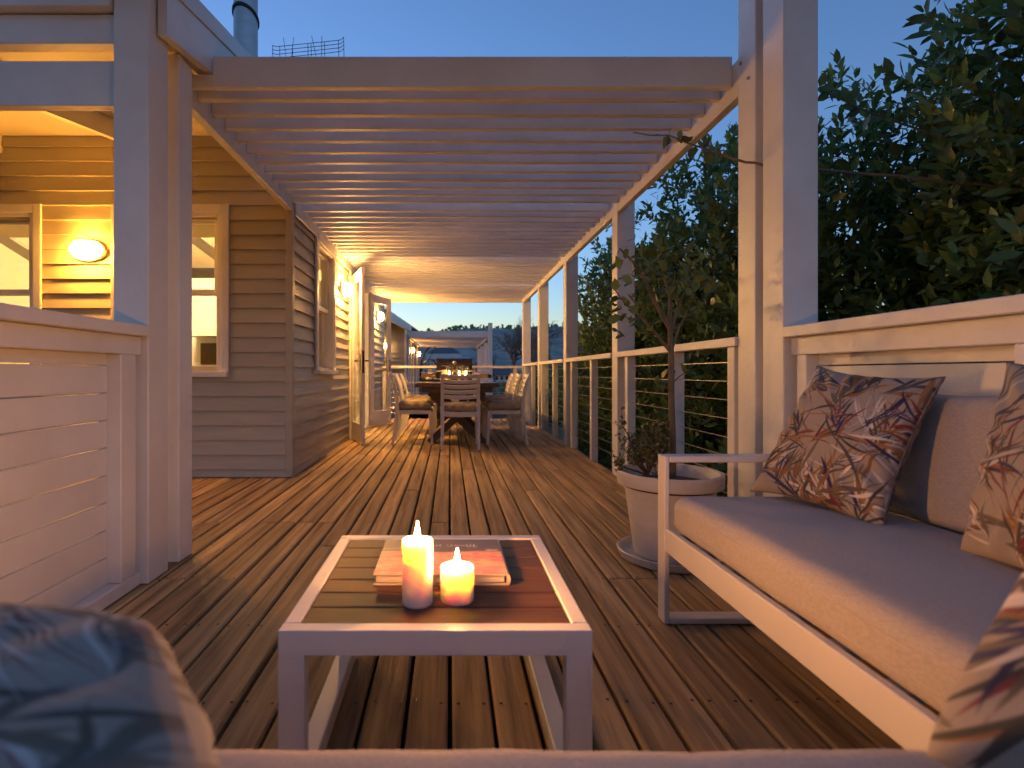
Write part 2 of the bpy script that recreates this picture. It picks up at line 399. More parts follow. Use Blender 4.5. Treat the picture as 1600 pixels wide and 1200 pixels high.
w2 = wall('side', YW + 0.002, 11.0, 2.40, [WIN2, DOOR]); clad(w2)
B('corner_board', M['siding'], house, XW - 0.03, XW + 0.033, YW - 0.033, YW + 0.03, 0.004, 2.7)
def window(side, op):
    u0, u1, z0, z1 = op; wd = u1 - u0; ht = z1 - z0
    m = MB(); t = 0.085                                 # architrave, proud of the boards
    m.box(-t * .35, 0.035, -0.045, 0.10, -0.02, ht + 0.02); m.box(wd - 0.035, wd + t * .35, -0.045, 0.10, -0.02, ht + 0.02)
    m.box(-t * .75, 0.0, -0.055, -0.0325, -0.06, ht + 0.075); m.box(wd, wd + t * .75, -0.055, -0.0325, -0.06, ht + 0.075)
    m.box(0.002, wd - 0.002, -0.055, -0.0325, ht + 0.004, ht + 0.073); m.box(0.036, wd - 0.036, -0.045, 0.10, ht - 0.03, ht + 0.018)
    wn = bpy.data.objects.new('window', m.mesh('window', M['white'])); col.objects.link(wn); frame_xf(wn, side, u0, z0); put(wn, house)
    def sub(name, mb, mm):
        o = bpy.data.objects.new(name, mb.mesh(name, mm)); col.objects.link(o); o.parent = wn; return o
    sub('sill', MB().box(-0.06, wd + 0.06, -0.085, 0.10, -0.062, -0.018), M['white'])
    mr = ht * 0.50
    for nm, y0, a, b2 in (('sash', 0.008, mr - 0.02, ht - 0.032), ('sash', 0.048, -0.016, mr + 0.02)):
        s = MB(); x0, x1 = 0.036, wd - 0.036; f = 0.045
        s.box(x0, x0 + f, y0, y0 + 0.034, a, b2); s.box(x1 - f, x1, y0, y0 + 0.034, a, b2)
        s.box(x0 + f, x1 - f, y0 + .002, y0 + 0.032, a, a + 0.045); s.box(x0 + f, x1 - f, y0 + .002, y0 + 0.032, b2 - 0.042, b2)
        sub(nm, s, M['white'])
        sub('pane', MB().box(x0 + f - .004, x1 - f + .004, y0 + 0.014, y0 + 0.019, a + .04, b2 - .038, c=0), M['glass'])
window('front', WINR); window('front', WINL); window('side', WIN2)
M['blind'] = mat('roller_blind', (0.72, 0.64, 0.48), 0.9, (0.66, 0.58, 0.42), (40, 40, 40), 0.5, trans=0.6)
B('roller_blind', M['blind'], house, WINR[0] + .02, WINR[1] - .02, YW + .13, YW + .134, 2.04, 2.24, c=0); B('roller_blind', M['blind'], house, WINL[0] + .02, WINL[1] - .02, YW + .13, YW + .134, 2.04, 2.24, c=0)
B('roller_blind', M['blind'], house, XW - .136, XW - .132, WIN2[0] - .1, WIN2[1] + .1, .8, 2.3, c=0)
# door frame and the two open leaves
m = MB(); d0, d1, dz = DOOR[0], DOOR[1], DOOR[3]
m.box(XW - 0.11, XW + 0.05, d0 - 0.07, d0 + 0.03, 0.002, dz + 0.07); m.box(XW - 0.11, XW + 0.05, d1 - 0.03, d1 + 0.07, 0.002, dz + 0.07)
m.box(XW - 0.11, XW + 0.048, d0 + 0.031, d1 - 0.031, dz - 0.03, dz + 0.068)
m.box(XW - 0.11, XW + 0.04, d0 + 0.031, d1 - 0.031, 0.002, 0.03)
m.build('door_frame', M['white'], house)
def leaf_door(hy, free):
    hx = XW + 0.06; fx, fy = free; L = math.hypot(fx - hx, fy - hy)
    mb = MB(); f = 0.105; t = 0.021; ht = 2.12
    mb.box(0, f, -t, t, 0, ht); mb.box(L - f, L, -t, t, 0, ht)
    mb.box(f, L - f, -t + .002, t - .002, ht - 0.12, ht); mb.box(f, L - f, -t + .002, t - .002, 0, 0.23)
    o = bpy.data.objects.new('door', mb.mesh('door', M['white'])); col.objects.link(o)
    o.location = (hx, hy, 0.02); o.rotation_euler = (0, 0, math.atan2(fy - hy, fx - hx)); put(o, house)
    g = bpy.data.objects.new('pane', MB().box(f - .006, L - f + .006, -.003, .003, 0.225, ht - 0.115, c=0).mesh('pane', M['glass'])); col.objects.link(g); g.parent = o
    hd = MB().box(L - 0.075, L - 0.035, -t - .006, t + .006, 0.88, 1.08)
    for s in (-1, 1):
        hd.tube([(L - .055, s * (t + .004), 1.0), (L - .055, s * (t + .05), 1.0), (L - .16, s * (t + .052), 1.0)], 0.009, 8)
    h2 = bpy.data.objects.new('handle', hd.mesh('handle', M['brass'], True, 40)); col.objects.link(h2); h2.parent = o
    lk = bpy.data.objects.new('lock_plate', MB().box(L - .0005, L + .002, -.012, .012, 0.85, 1.12, c=0).mesh('lock_plate', M['nail'])); col.objects.link(lk); lk.parent = o
leaf_door(7.17, (-1.035, 6.50)); leaf_door(8.73, (-1.03, 9.38))
# raked porch ceiling, rafters, eave beams, roof, rake board
SL = 0.19
cz = lambda y: 1.989 + SL * y
def slab(name, m, x0, x1, y0, y1, zf, h, parent=house):
    return MB().add([(x, y, zf(y) + d) for x in (x0, x1) for y in (y0, y1) for d in (0, h)],
             [(0, 1, 3, 2), (4, 6, 7, 5), (0, 4, 5, 1), (2, 3, 7, 6), (0, 2, 6, 4), (1, 5, 7, 3)]).build(name, m, parent)
slab('porch_ceiling', M['cream'], -5.6, -1.37, 2.34, YW, cz, 0.02)
for xr in (-2.48, -3.74, -5.0): slab('rafter', M['white'], xr - 0.05, xr, 2.345, YW - 0.001, lambda y: cz(y) - 0.147, 0.145)
slab('roof', M['roof'], -5.7, -1.24, 2.20, 7.6, lambda y: cz(y) + 0.03, 0.10)
slab('roof', M['roof'], -5.7, -1.24, 7.6, 11.4, lambda y: cz(7.6) + 0.03 - 0.24 * (y - 7.6), 0.10)
rk = lambda y: 1.859 + SL * y
slab('rake_board', M['white'], -1.232, -1.192, 2.296, 7.6, rk, 0.195)
slab('rake_board', M['white'], -1.232, -1.184, 2.296, 7.6, lambda y: rk(y) + 0.199, 0.085)
slab('rake_board', M['cream'], -1.300, -1.234, 2.42, 7.6, lambda y: rk(y) + 0.02, 0.17)
B('eave_beam', M['white'], house, -5.6, -1.388, 2.27, 2.32, 1.985, 2.172)
B('eave_beam', M['white'], house, -5.6, -1.388, 2.27, 2.335, 2.244, 2.366)
B('fascia', M['white'], house, -5.6, -1.388, 2.225, 2.30, 2.372, 2.56)
B('post', M['white'], house, -1.385, -1.24, 2.24, 2.398, 0.002, 2.761, c=0.004)
B('post', M['white'], house, -1.385, -1.24, 2.495, 2.622, 0.002, 2.333, c=0.004)
# flue
m = MB(); fc = at(384, 60, 4.7); fx, fy = fc.x, fc.y
m.lathe([(0.100, 2.7), (0.100, 5.2)], 28, (fx, fy, 0))
fl = m.build('flue_pipe', M['zinc'], house, smooth=True)
cl = MB(); zc = at(384, 27, 4.7).z
for a0, a1 in ((0, 33),):
    rings = []
    for j in range(33):
        a = 2 * math.pi * j / 32; c_, s_ = math.cos(a), math.sin(a); zt = zc - 0.02 * c_ - 0.05 * s_
        rings.append([(fx + c_ * r, fy + s_ * r, zt + d) for r, d in ((.1005, -.012), (.112, -.012), (.112, .012), (.1005, .012))])
    cl.loft(rings, cap=False)
cl.build('clamp_ring', M['nail'], fl)
# the lit room behind the windows
m = MB()
m.box(-5.6, -1.47, 4.70, 10.9, -0.05, -0.002, c=0); m.box(-5.6, -1.47, 4.70, 10.9, 2.84, 2.86, c=0)
m.box(-5.62, -5.602, 4.70, 10.9, 0, 2.838, c=0); m.box(-5.6, -1.47, 10.902, 10.93, 0, 2.838, c=0)
m.build('room', M['room'], house)
for (xa, xb) in ((-5.55, -4.35), (-3.35, -2.35)):
    MB().bar([(xa, 6.0, 2.75), (xb, 6.0, 2.0)], (0, 1, 0), 0.12, 0.10).build('brace', M['white'], house)
c1 = empty('kitchen_cabinet', (-3.4, 7.9, 0), 'pale kitchen cabinet with dark oven inside the lit room', 'cabinet')
B('carcass', M['white'], c1, -4.0, -2.85, 7.6, 8.2, 0, 0.9); B('oven_door', M['black'], c1, -3.75, -3.2, 7.585, 7.598, 0.25, 0.82)
B('back_panel', M['white'], c1, -4.0, -2.85, 8.202, 8.24, 0, 2.3); B('splashback', M['soil'], c1, -3.75, -3.22, 8.185, 8.20, 1.0, 1.32)
B('hood', M['white'], c1, -3.8, -3.15, 7.75, 8.18, 1.40, 1.52); B('wall_cupboard', M['white'], c1, -3.14, -2.86, 7.8, 8.18, 1.2, 2.1); B('worktop', M['black'], c1, -4.02, -2.83, 7.58, 8.18, 0.902, 0.94)
def bulb(loc, e, name):
    o = empty(name, loc, 'glowing globe lamp hanging inside the lit room behind ' + ('the left window' if loc[0] < -3 else 'the French doors'), 'lamp')
    MB().lathe([(0.001, -.11)] + [(0.11 * math.sin(t), -.11 * math.cos(t)) for t in np.linspace(.25, 2.9, 9)] + [(0.001, .11)], 16, loc).build('globe', mat('globe_glow', (1, 1, 1), emit=(1, .62, .26), estr=e), o, smooth=True)
    MB().tube([(loc[0], loc[1], loc[2] + .11), (loc[0], loc[1], 2.84)], 0.006).build('cord', M['nail'], o)
bulb((-3.7, 6.9, 2.2), 42.0, 'ceiling_lamp'); bulb((-2.3, 9.4, 2.2), 45.0, 'ceiling_lamp')

# ------------------------------------------------------------------ wall lamps
def wall_lamp(loc, rz, label, lens='lens', s=1.0):
    o = empty('wall_lamp', loc, label, 'lamp', 'oval bulkhead wall lamps', rz)
    o.scale = (s, s, s)
    def oval(k, y, n=36): return [(0.142 * k * math.cos(2 * math.pi * j / n), y, 0.088 * k * math.sin(2 * math.pi * j / n)) for j in range(n)]
    MB().loft([oval(1.0, 0.0), oval(1.0, -0.028), oval(0.94, -0.036)]).build('base', M['resin'], o, True, True, 30)
    MB().loft([oval(k, y) for k, y in ((0.90, -0.0365), (0.90, -0.055), (0.84, -0.078), (0.68, -0.098), (0.42, -0.110), (0.14, -0.114))]).build('lens', M[lens], o, True, True, 60)
    for z in (0.012, 0.032, 0.050, 0.066):
        hw = 0.142 * math.sqrt(max(0.05, 1 - (z / 0.09) ** 2)); rings = []
        for j in range(19):
            a = math.pi * j / 18; rings.append([(hw * math.cos(a) * r, -0.034 - 0.090 * math.sin(a) * r * (1 - z * 2.2) - (0.006 if r == 1 else 0), z + dz) for r, dz in ((.90, 0), (1, 0), (1, .004), (.90, .004))])
        MB().loft(rings).build('louvre', M['resin'], o, False, True)
    return o
wall_lamp((-3.0, YW - 0.0315, 1.885), 0, 'glowing oval wall lamp between the left window and the white porch post', 'lens_porch')
wall_lamp((XW + 0.0315, 6.62, 1.885), R(90), 'glowing oval wall lamp beside the near French door')
wall_lamp((XW + 0.0315, 9.80, 1.885), R(90), 'glowing oval wall lamp seen through the far glass door')

# ------------------------------------------------------------------ pergola
XR = 1.406
perg = empty('pergola', (0, 6.6, 0), 'long white slatted timber pergola over the deck', 'pergola')
for yp in (4.576, 6.60, 8.58, 10.46): B('post', M['white'], perg, XR, XR + 0.148, yp, yp + 0.15, -0.3, 2.40, c=0.004)
B('post', M['white'], perg, XR, XR + 0.148, 2.508, 2.659, -0.3, 2.761, c=0.004)
ys = [2.6595, 4.5755, 6.5995, 8.5795, 10.6]
B('side_beam', M['white'], perg, XR + 0.002, XR + 0.052, 2.66, 10.6, 2.225, 2.405)
for yb in (4.576, 6.60, 8.58): pass
B('side_beam', M['white'], perg, -1.364, -1.314, 2.63, YW - 0.036, 2.225, 2.405)
B('ledger', M['white'], perg, XW + 0.034, -1.296, YW + 0.03, 10.6, 2.20, 2.405)
B('front_beam', M['white'], perg, -1.182, XR + 0.0015, 2.713, 2.752, 2.295, 2.448)
B('front_beam', M['white'], perg, -1.313, -1.183, 2.716, 2.75, 2.296, 2.36)
B('end_beam', M['white'], perg, -1.294, XR + 0.0015, 10.56, 10.60, 2.24, 2.405)
groups = [(2.833, 11, .17), (4.79, 12, .17), (6.93, 11, .17), (8.97, 10, .165)]
sm = {}
for g0, n_, p_ in groups:
    for i in range(n_):
        y = g0 + p_ * i; xl = -1.3125 if y < YW else -1.2945
        key = xl
        if key not in sm: sm[key] = MB().box(xl, XR + 0.001, -0.02, 0.02, -0.05, 0.05, c=0.003).mesh('slat', M['slat'])
        o = link('slat', sm[key], perg); o.location = (0, y + 0.02, 2.345 + rnd.uniform(-.0015, .0015)); o.rotation_euler = (rnd.uniform(-.03, .03), rnd.uniform(-.0007, .0007), rnd.uniform(-.0015, .0015))
bolt = MB()
for (px, py) in ((1158, 99), (1170, 122)):
    Yb = XR * F / (px - VX); zb = H + (VY - py) * Yb / F
    bolt = MB().tube([(XR + .002, Yb, zb), (XR - .008, Yb, zb)], 0.008, 8).build('bolt', M['steel'], perg)

# ------------------------------------------------------------------ balustrades
rail = empty('balustrade', (1.43, 6.5, 0), 'white timber balustrade with steel wires along the right deck edge', 'railing')
seg = [(2.661, 4.574), (4.728, 6.598), (6.752, 8.578), (8.732, 10.458)]
for a, b2 in seg: B('handrail', M['white'], rail, 1.392, 1.475, a, b2, 1.002, 1.047)
for yp in (2.70, 3.42, 4.32, 5.42, 6.30, 7.42, 8.36, 9.38, 10.30): B('post', M['white'], rail, XR + 0.002, XR + 0.068, yp, yp + 0.066, -0.3, 1.001)
for i in range(9):
    z = 0.925 - 0.097 * i
    MB().tube([(1.44, 2.66, z), (1.44, 10.46, z)], 0.0028, 5).build('wire', M['steel'], rail)
frail = empty('balustrade', (0, 10.42, 0), 'white timber balustrade with wires across the far deck end', 'railing')
B('handrail', M['white'], frail, -1.30, 1.403, 10.40, 10.47, 0.965, 1.008)
for xp in (-1.29, -0.41, 0.42, 1.22): B('post', M['white'], frail, xp, xp + 0.066, 10.446, 10.512, -0.3, 0.963)
for i in range(9):
    z = 0.885 - 0.097 * i
    MB().tube([(-1.3, 10.48, z), (1.42, 10.48, z)], 0.0028, 5).build('wire', M['steel'], frail)

# ------------------------------------------------------------------ slatted privacy screens
def screen(s, xf, Yp, label, bays, post):
    # s=+1 right side, -1 left; xf = face of cap; Yp = near face of the tall post
    o = empty('privacy_screen', (s * (xf + .08), Yp - 1, 0), label, 'screen')
    X = lambda a, b2: (s * (xf + a), s * (xf + b2))
    if post: B('post', M['white'], o, *X(0, 0.148), Yp, Yp + 0.152, 0.002, 2.761, c=0.004)
    B('cap_rail', M['white'], o, *X(-.004, .15), bays[-1][0] - .1, Yp - 0.001, 1.02, 1.064)
    B('top_rail', M['white'], o, *X(.03, .12), bays[-1][0] - .1, Yp - 0.002, 0.945, 1.0185)
    B('bottom_rail', M['white'], o, *X(.03, .12), bays[-1][0] - .1, Yp - 0.002, 0.004, 0.0565)
    for y0, y1, y2 in bays:                            # board bay y0..y1, stile y1..y2
        B('stile', M['white'], o, *X(.03, .12), y1, y2, 0.058, 0.944)
        me = MB().box(*X(.082, .10), y0 + .001, y1 - .001, 0, 0.1005, c=0.002).mesh('board', M['white'])
        z = 0.903
        q = link('board', me, o); q.location = (0, 0, 0); q.location.z = z - .001; q.scale = (1, 1, .42)
        while z > 0.1:
            z -= 0.1057; q = link('board', me, o); q.location = (0, 0, 0); q.location.z = z
    return o
screen(1, 1.402, 2.29, 'white slatted privacy screen behind the right sofa', [(1.385, 2.19, 2.25), (0.40, 1.28, 1.384), (-.6, .29, .399)], True)
screen(-1, 1.238, 2.238, 'white slatted privacy screen on the left below the lit wall', [(1.0, 2.10, 2.20), (-.1, .9, .999)], False)

# ------------------------------------------------------------------ veranda roof over the seating corner
vr = empty('veranda_roof', (0, 0, 2.76), 'open slatted white roof carried by the tall posts above the sofas', 'roof')
vm = MB().box(-1.385, 1.55, -0.02, 0.02, 2.79, 2.89, c=0.003).mesh('slat', M['slat'])
for i in range(21): link('slat', vm, vr).location = (0, -0.86 + .17 * i, 0)
for x0, x1 in ((-1.44, -1.386), (1.551, 1.61)): B('side_beam', M['white'], vr, x0, x1, -0.98, 2.65, 2.762, 2.899)
for x0 in (-1.385, 1.406): B('post', M['white'], vr, x0, x0 + .145, -0.9, -0.755, 0.002, 2.761)

# ------------------------------------------------------------------ coffee table, book, candles
TZ = 0.37
ct = empty('coffee_table', (-.03, 1.37, 0), 'low white coffee table with brown slatted top and two candles', 'table')
tx0, tx1, ty0, ty1 = -.334, .277, 1.057, 1.682
B('front_apron', M['powder'], ct, tx0, tx1, ty0, ty0 + .033, TZ - .049, TZ, c=.0015)
B('back_apron', M['powder'], ct, tx0, tx1, ty1 - .033, ty1, TZ - .049, TZ)
for s, xa, xb in ((0, tx0, tx0 + .033), (1, tx1 - .033, tx1)): B('side_apron', M['powder'], ct, xa, xb, ty0 + .0335, ty1 - .0335, TZ - .049, TZ)
for xa in (tx0, tx1 - .051):
    for ya in (ty0 + .0005, ty1 - .0335): B('leg', M['powder'], ct, xa, xa + .051, ya, ya + .033, 0.003, TZ - .049, c=.0012)
    B('runner', M['powder'], ct, xa + .002, xa + .049, ty0 + .034, ty1 - .034, 0.003, 0.05)
n_s = 7; sw = (ty1 - ty0 - .070) / n_s
slm = MB().box(tx0 + .035, tx1 - .035, -sw / 2 + .0022, sw / 2 - .0022, -.018, 0, c=0.002).mesh('slat', M['slatwood'])
for i in range(n_s):
    q = link('slat', slm, ct); q.location = (0, ty0 + .035 + sw * (i + .5), TZ - .0035)
TOP = TZ - .0035
# book with printed cover
def raster_lines(img, pts, wid, colr):
    n = img.shape[0]; h = img.shape[1]
    for (x, y), r in zip(pts, wid):
        x0, x1 = int(max(0, x - r - 1)), int(min(n, x + r + 2)); y0, y1 = int(max(0, y - r - 1)), int(min(h, y + r + 2))
        if x1 <= x0 or y1 <= y0: continue
        gx, gy = np.meshgrid(np.arange(x0, x1), np.arange(y0, y1), indexing='ij')
        a = np.clip(r + .5 - np.hypot(gx - x, gy - y), 0, 1)[..., None]
        img[x0:x1, y0:y1] = img[x0:x1, y0:y1] * (1 - a) + np.array(colr) * a
def set_print(me, colr):
    a = me.color_attributes.new('print', 'FLOAT_COLOR', 'POINT')
    c = np.ones((len(me.vertices), 4), np.float32); c[:, :3] = colr; a.data.foreach_set('color', c.ravel())
def smooth_noise(n, m, k, seed):
    g = np.random.RandomState(seed); a = g.rand(k[0] + 2, k[1] + 2)
    x = np.linspace(0, k[0], n); y = np.linspace(0, k[1], m); xi = np.minimum(x.astype(int), k[0]); yi = np.minimum(y.astype(int), k[1])
    fx = (x - xi)[:, None]; fy = (y - yi)[None]; fx = fx * fx * (3 - 2 * fx); fy = fy * fy * (3 - 2 * fy)
    return (a[xi][:, yi] * (1 - fx) + a[xi + 1][:, yi] * fx) * (1 - fy) + (a[xi][:, yi + 1] * (1 - fx) + a[xi + 1][:, yi + 1] * fx) * fy
bk = empty('book', (-.02, 1.42, TOP), 'large hardback book with pink sunset cover behind the candles', 'book')
bx0, bx1, by0, by1 = -.182, .136, 1.290, 1.560; bz = TOP + .0025; bh = .024
B('page_block', M['paper'], bk, bx0 + .006, bx1 - .006, by0 + .005, by1 - .005, bz + .003, bz + bh - .003, c=0.0008)
NXb, NYb = 240, 200
yy = np.linspace(0, 1, NYb)[None].repeat(NXb, 0); xx = np.linspace(0, 1, NXb)[:, None].repeat(NYb, 1)
nA = smooth_noise(NXb, NYb, (5, 22), 3); nB = smooth_noise(NXb, NYb, (14, 40), 4)
pink = np.stack([.50 + .14 * nA, .17 + .16 * nA, .15 + .15 * nB], -1); red = np.array([.42, .07, .035])
img = pink * (1 - .5 * (nB[..., None] > .62)) + red * (.5 * (nB[..., None] > .62))
darkm = np.clip((yy - .60 - .02 * np.sin(xx * 9)) * 40, 0, 1)[..., None]
img = img * (1 - darkm) + np.stack([.085 + .05 * nA, .07 + .035 * nA, .085 + .03 * nA], -1) * darkm
band = np.clip(1 - np.abs(yy - .70 - .02 * np.sin(xx * 5)) * 60, 0, 1)[..., None] * (xx < .34)[..., None]
img = img * (1 - .7 * band) + np.array([.45, .33, .33]) * .7 * band
t_ = np.linspace(0, 1, 260)
def script(x0, x1, ybase, amp, fr, ph):
    px = x0 + (x1 - x0) * t_ + .012 * np.sin(t_ * fr + ph + 1.3); py = ybase + amp * np.sin(t_ * fr + ph) * (0.6 + .4 * np.sin(t_ * 7 + ph))
    raster_lines(img, list(zip(px * NXb, py * NYb)), [.55] * len(t_), (.62, .55, .55))
script(.30, .50, .80, .035, 42, 0.3); script(.55, .80, .80, .032, 48, 1.7); script(.72, .80, .775, .05, 9, 2.0); script(.88, .97, .655, .02, 40, .5)
def cover(zb, h, colr_img):
    X, Y = np.meshgrid(np.linspace(bx0, bx1, NXb), np.linspace(by0, by1, NYb), indexing='ij')
    v = np.stack([X, Y, X * 0 + zb + h], -1).reshape(-1, 3)
    i, j = np.meshgrid(np.arange(NXb - 1), np.arange(NYb - 1), indexing='ij'); a = (i * NYb + j).ravel()
    f = np.stack([a, a + NYb, a + NYb + 1, a + 1], -1)
    me = np_mesh('cover_print', v, f, M['cover']); set_print(me, colr_img.reshape(-1, 3)); return me
B('cover_board', M['paper'], bk, bx0, bx1 - .001, by0, by1, bz + bh - .0028, bz + bh, c=.0006)
link('cover', cover(bz, bh + .0004, img), bk)
B('cover_board', M['paper'], bk, bx0, bx1 - .001, by0, by1, bz - .002, bz + .0008, c=.0006)
sp = MB(); rr = bh / 2 + .001
sp.loft([[(bx1 + .001 + (rr + d) * .55 * math.cos(a), y, bz + bh / 2 - .001 + (rr + d) * math.sin(a)) for a in np.linspace(-1.57, 1.57, 9) for d in (0,)] + [(bx1 - .001, y, bz + bh - .001), (bx1 - .001, y, bz)] for y in (by0, by1)])
sp.build('spine', M['paper'], bk, True)
def candle(x, y, r, h, label):
    o = empty('candle', (x, y, TOP), label, 'candle', 'lit pillar candles on the coffee table')
    n = 40; prof = [(r * .93, 0.0), (r, .004), (r, h - .004), (r * .97, h), (r * .88, h - .001), (r * .74, h - .006), (r * .35, h - .009), (.0015, h - .009)]
    MB().lathe(prof, n, (x, y, TOP + .0002)).build('wax', M['wax'], o, True, angle=50)
    z0 = TOP + h - .009
    MB().tube([(x, y, z0), (x + .0005, y, z0 + .007), (x + .002, y, z0 + .0115)], [.0011, .0011, .0008], 6).build('wick', M['wick'], o)
    pr = [(.0006, .009), (.0032, .012), (.0052, .017), (.0056, .022), (.0044, .029), (.0024, .037), (.0010, .044), (.0002, .049)]
    MB().lathe(pr, 14, (x, y, z0)).build('flame', M['flame'], o, True)
candle(-.071, 1.192, .0332, .139, 'tall lit pillar candle standing left of the short one')
candle(.016, 1.209, .0368, .075, 'short lit pillar candle standing right of the tall one')

# ------------------------------------------------------------------ sofas and pillows
sofa = empty('sofa', (1.05, 1.0, 0), 'grey cushioned outdoor sofa with white metal frame along the right screen', 'sofa')
SX0, SX1, SY1 = .74, 1.385, 1.94
am = MB(); y0, y1 = 1.879, SY1
B('arm_post', M['powder'], sofa, SX0, SX0 + .018, y0, y1, .003, .583); B('arm_post', M['powder'], sofa, SX1 - .018, SX1, y0, y1, .003, .583)
B('armrest', M['powder'], sofa, SX0 + .0185, SX1 - .0185, y0, y1, .561, .583); B('foot_bar', M['powder'], sofa, SX0 + .0185, SX1 - .0185, y0, y1, .003, .022)
B('front_rail', M['powder'], sofa, SX0 + .001, SX0 + .024, .10, y0 - .0005, .255, .335)
B('back_rail', M['powder'], sofa, SX1 - .03, SX1 - .006, .10, y0 - .0005, .255, .335)
for i in range(12):
    yb = .2 + i * .145; B('seat_slat', M['powder'], sofa, SX0 + .025, SX1 - .031, yb, yb + .05, .305, .325)
B('arm_post', M['powder'], sofa, SX0, SX0 + .018, .04, .099, .003, .583); B('arm_post', M['powder'], sofa, SX1 - .018, SX1, .04, .099, .003, .583)
def soft(name, parent, c, half, r, rot=(0, 0, 0), **k):
    v, f = rbox(*half, r, **k); o = link(name, np_mesh(name, v, f, M['fabric'], True)); o.location = c; o.rotation_euler = rot
    return put(o, parent)
SC = soft('seat_cushion', sofa, (1.045, .97, .393), (.292, .892, .062), .042, n=20, puff=.008, wob=.0014)
soft('back_cushion', sofa, (1.392 - .005, .97, .625), (.048, .86, .185), .045, (0, R(9), 0), n=18, wob=.0016, seed=5)
def piping(cu, hx, hy, z, rr=.035):
    pts = []
    for cx, cy, a0 in ((hx - rr, hy - rr, 0), (-hx + rr, hy - rr, 90), (-hx + rr, -hy + rr, 180), (hx - rr, -hy + rr, 270)):
        for t in range(6): a = R(a0 + 18 * t); pts.append((cx + rr * math.cos(a), cy + rr * math.sin(a), z))
    pts.append(pts[0]); o = MB().tube(pts, .0035, 6).build('piping', M['fabric'], None, True); o.parent = cu
piping(SC, .2885, .8885, .028); piping(SC, .2885, .8885, -.028)
near = empty('sofa', (-.1, .3, 0), 'grey cushioned sofa in the foreground facing the coffee table', 'sofa')
NC = soft('seat_cushion', near, (-.12, .335, .385), (.80, .30, .065), .045, n=22, puff=.006, wob=.0016, seed=9)
piping(NC, .7965, .2965, .03)
B('front_rail', M['powder'], near, -.92, .68, .585, .61, .235, .313)
for xa in (-.92, .66):
    B('leg', M['powder'], near, xa, xa + .02, .56, .6195, .003, .234); B('leg', M['powder'], near, xa, xa + .02, .02, .08, .003, .234)
B('back_rail', M['powder'], near, -.92, .68, .03, .055, .235, .313)

def leaf_print(n, seed):
    g = np.random.RandomState(seed); img = np.ones((n, n, 3)) * np.array([.315, .262, .215])
    cols = [((.045, .038, .030), .9), ((.045, .038, .030), .8), ((.27, .115, .028), 1.0), ((.24, .11, .04), 1.0), ((.018, .018, .085), 1.1), ((.58, .52, .48), 1.0), ((.52, .47, .43), .8), ((.17, .025, .035), .7), ((.12, .10, .075), 1.0), ((.12, .10, .075), 1.1), ((.07, .06, .055), .9), ((.03, .05, .07), .7)]
    S = n / 256.0
    for fan in range(98):
        cx, cy = g.rand(2) * 1.3 - .15; a0 = g.uniform(.2, 2.9) if g.rand() < .6 else g.uniform(0, 6.28); nb = g.randint(5, 11)
        ci = g.randint(len(cols)); L0 = g.uniform(.24, .52)
        stem = np.array([math.cos(a0), math.sin(a0)])
        for b_ in range(nb):
            if g.rand() < .35: ci = g.randint(len(cols))
            c_, ws = cols[ci]; t0 = g.rand() * .5
            base = np.array([cx, cy]) + stem * t0 * L0; a = a0 + (g.rand() - .5) * 1.5; L = L0 * g.uniform(.5, 1.05)
            cv = (g.rand() - .5) * 1.6; k = 48; t = np.linspace(0, 1, k)
            ang = a + cv * t; step = L / k
            px = base[0] + np.cumsum(np.cos(ang)) * step; py = base[1] + np.cumsum(np.sin(ang)) * step
            wd = g.uniform(.7, 3.4) * ws * S * np.sin(np.clip(t * 1.05 + .06, 0, 1) * math.pi) ** .7
            shade = g.uniform(.75, 1.15)
            raster_lines(img, list(zip(px * n, py * n)), np.maximum(wd, .25 * S), np.array(c_) * shade)
    return img
